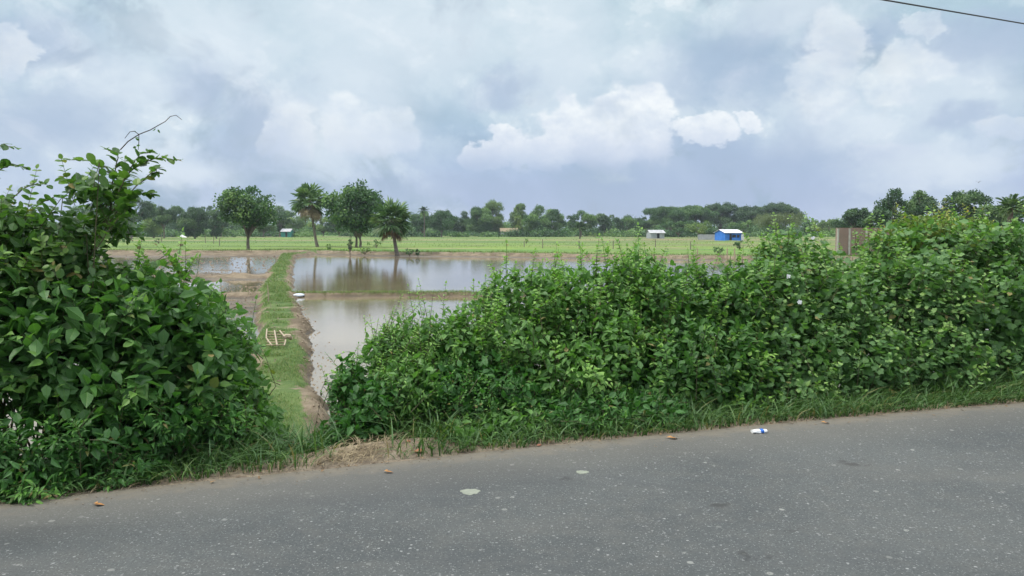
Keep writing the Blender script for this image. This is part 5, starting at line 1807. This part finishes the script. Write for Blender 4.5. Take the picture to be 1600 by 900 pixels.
# grey-blue sack at the corner of the dykes
c = P(467, 457.5, -1.02)
z0 = max(ground_z(c[0], c[1]), Z_WATER)
m_ = MB()
NU, NV = 16, 8
vs, fs = [], []
for j in range(NV + 1):
    ph = math.pi * j / NV
    for i in range(NU):
        th = 2 * math.pi * i / NU
        rr = 1 + 0.10 * math.sin(3 * th + j) + 0.05 * math.sin(7 * th)
        vs.append((0.27 * math.sin(ph) * math.cos(th) * rr, 0.26 * math.sin(ph) * math.sin(th) * rr, 0.07 + 0.09 * math.cos(ph)))
for j in range(NV):
    for i in range(NU):
        i2 = (i + 1) % NU
        fs.append((j * NU + i, (j + 1) * NU + i, (j + 1) * NU + i2, j * NU + i2))
m_.polys(vs, fs)
o = m_.build('sack', plain_mat('sack_grey', (0.42, 0.47, 0.56), (0.58, 0.62, 0.68), 6, 0.6), smooth=True)
o.location = (float(c[0]), float(c[1]), z0)
tag(o, 'pale blue-grey sack lying where the two dykes meet', 'sack')

# ------------------------------------------------------------------ things on the road edge
c = P(1186, 673, 0.03)
root = empty('discarded_packet', (c[0], c[1], 0.012), 'crumpled white packet with a blue band at the road edge', 'packet')
root.rotation_euler = (0, 0, R(8))


def pillow(x0, x1, hw, hh, n=9):
    vs, fs = [], []
    M = 12
    for i in range(n):
        t = i / (n - 1)
        x_ = x0 + (x1 - x0) * t
        for j in range(M):
            th = 2 * math.pi * j / M
            cr_ = 1 + 0.08 * math.sin(9 * x_ * 40 + j) + 0.06 * math.sin(j * 2.3 + i)
            vs.append((x_, hw * math.copysign(abs(math.cos(th)) ** 0.6, math.cos(th)) * cr_, hh + hh * math.copysign(abs(math.sin(th)) ** 0.7, math.sin(th)) * cr_))
    for i in range(n - 1):
        for j in range(M):
            j2 = (j + 1) % M
            fs.append((i * M + j, (i + 1) * M + j, (i + 1) * M + j2, i * M + j2))
    fs.append(tuple(range(M)))
    fs.append(tuple((n - 1) * M + j for j in range(M))[::-1])
    return vs, fs


m_ = MB()
m_.polys(*pillow(-0.062, 0.062, 0.026, 0.014))
m_.build('wrapper', WHITE_PLASTIC, root)
m_ = MB()
m_.polys(*pillow(0.006, 0.034, 0.0285, 0.0155, 5))
m_.build('band', BLUE_PLASTIC, root)

# fallen leaves and brick bits
for i, (px, py, mt, szz, nm, lab) in enumerate(((148, 789, DRY_LEAF, 0.075, 'fallen_leaf', 'orange fallen leaf on the dusty road edge below the left bush'),
                                                (1288, 661, DRY_LEAF, 0.07, 'fallen_leaf', 'orange fallen leaf on the road edge right of the packet'),
                                                (1048, 685, DRY_LEAF, 0.09, 'fallen_leaf', 'dry brown leaf at the road edge left of the packet'),
                                                (603, 738, DRY_LEAF, 0.07, 'fallen_leaf', 'dry leaf beside the straw at the gap'))):
    c = P(px, py, 0.02)
    m_ = MB()
    scatter(m_, OVATE, [(0, 0, 0.012)], [np.array([1, 0.3, 0.0])], [np.array([0.1, 0.1, 1.0])], szz * 0.8, 0.5, 0.5)
    scatter(m_, OVATE, [(0.01, 0.01, 0.016)], [np.array([-0.8, 0.5, 0.0])], [np.array([0.1, -0.3, 1.0])], szz * 0.55, 0.5, 0.5)
    o = m_.build(nm, mt)
    o.location = (float(c[0]), float(c[1]), max(0.012, ground_z(c[0], c[1])))
    tag(o, lab, 'leaf', 'fallen leaves at the road edge')
for i, (px, py, r_, lab) in enumerate(((655, 698, 0.05, 'flat red brick fragment in the bare earth of the gap'), (638, 689, 0.03, 'small red brick fragment behind the flat one'), (592, 735, 0.03, 'brick fragment in the straw near the road'), (842, 686, 0.03, 'tiny brick chip in the grass right of the gap'))):
    c = P(px, py, 0.04)
    z0 = ground_z(c[0], c[1])
    m_ = MB()
    rr_ = np.random.default_rng(i)
    v_ = ICO_V * [r_, r_ * 0.7, r_ * 0.45] * rr_.uniform(0.8, 1.2, (7, 1))
    m_.polys(v_, ICO_F)
    o = m_.build('brick_fragment', BRICK_BIT)
    o.location = (float(c[0]), float(c[1]), z0 + r_ * 0.2)
    o.rotation_euler = (0, 0, i * 1.3)
    tag(o, lab, 'brick', 'brick fragments at the gap')

# pale splashes on the asphalt
for i, (px, py, rx_, ry_, lab) in enumerate(((735, 768.5, 0.062, 0.055, 'largest pale splash on the asphalt below the gap'), (910, 738, 0.045, 0.035, 'pale splash on the asphalt right of the largest one'))):
    c = P(px, py, 0.012)
    m_ = MB()
    rr_ = np.random.default_rng(40 + i)
    K = 40
    th = np.linspace(0, 2 * math.pi, K, endpoint=False)
    rd_ = 1 + 0.10 * np.sin(3 * th + i) + 0.07 * np.sin(7 * th + 2 * i) + rr_.normal(0, 0.04, K)
    ring = np.stack([np.cos(th) * rx_ * rd_, np.sin(th) * ry_ * rd_], 1)
    vs = [(x_, y_, 0.0) for x_, y_ in ring] + [(x_ * 0.93, y_ * 0.93, 0.003) for x_, y_ in ring]
    fs = [tuple(range(K, 2 * K))] + [(j, (j + 1) % K, K + (j + 1) % K, K + j) for j in range(K)]
    m_.polys(vs, fs)
    o = m_.build('dried_splash', PALE_PATCH)
    o.location = (float(c[0]), float(c[1]), 0.0125)
    tag(o, lab, 'splash', 'pale dried splashes on the road')

# ------------------------------------------------------------------ overhead wire with the poles that carry it (outside the view)
wA, wB = D(1382, 0, 11.0), D(1600, 37, 14.0)
dv = wB - wA
e1 = wA - dv * 2.4
e2 = wB + dv * 5.0
tt = np.linspace(0, 1, 60)
line = e1[None] * (1 - tt[:, None]) + e2[None] * tt[:, None]
line[:, 2] = np.interp(tt, [0, 1], [e1[2], e2[2]])
# gentle sag that still passes through the measured stretch
m_ = MB()
m_.tube(line, 0.011, 6)
o = m_.build('overhead_wire', CABLE, None, tuple(e1))
tag(o, 'single black overhead wire crossing the top right corner of the sky', 'wire')
for e_, lab in ((e1, 'utility pole behind the camera carrying the overhead wire'), (e2, 'utility pole beyond the right edge carrying the overhead wire')):
    z0 = ground_z(e_[0], e_[1])
    m_ = MB()
    m_.tube([(0, 0, -0.3), (0, 0, (e_[2] - z0) / 2), (0, 0, e_[2] - z0 + 0.3)], [0.17, 0.14, 0.10], 10)
    o = m_.build('utility_pole', CONCRETE)
    o.location = (float(e_[0]), float(e_[1]), z0)
    tag(o, lab, 'pole', 'poles of the overhead wire')

# bird
c = D(1529, 285, 90)
m_ = MB()
m_.tube([(-0.14, 0, 0), (-0.05, 0, 0.01), (0.06, 0, 0.0), (0.16, 0, -0.02)], [0.02, 0.045, 0.04, 0.012], 8)
for sg in (-1, 1):
    m_.polys([(-0.06, 0, 0.02), (0.06, 0, 0.02), (0.10, sg * 0.18, 0.16), (0.02, sg * 0.34, 0.10), (-0.04, sg * 0.16, 0.17), (0.0, sg * 0.16, 0.14)], [(0, 1, 2, 4), (4, 2, 3), (5, 3, 2)])
o = m_.build('bird', BIRD)
o.location = tuple(float(v) for v in c)
o.rotation_euler = (0, 0, R(50))
tag(o, 'tiny dark bird flying above the trees at the right', 'bird')

# ------------------------------------------------------------------ haze
hz = bpy.data.materials.new('haze')
hz.use_nodes = True
t = NT(hz.node_tree)
t.n.clear()
vp = t.add('ShaderNodeVolumePrincipled')
vp.inputs['Color'].default_value = (0.80, 0.88, 1.0, 1)
vp.inputs['Density'].default_value = 0.00022
vp.inputs['Anisotropy'].default_value = 0.2
oo = t.add('ShaderNodeOutputMaterial')
t.l.new(vp.outputs[0], oo.inputs['Volume'])
m_ = MB()
m_.box((0, 2000, 12), (11000, 9000, 32))
o = m_.build('haze', hz)
tag(o, 'thin blue haze of humid air over the fields', 'haze', kind='stuff')
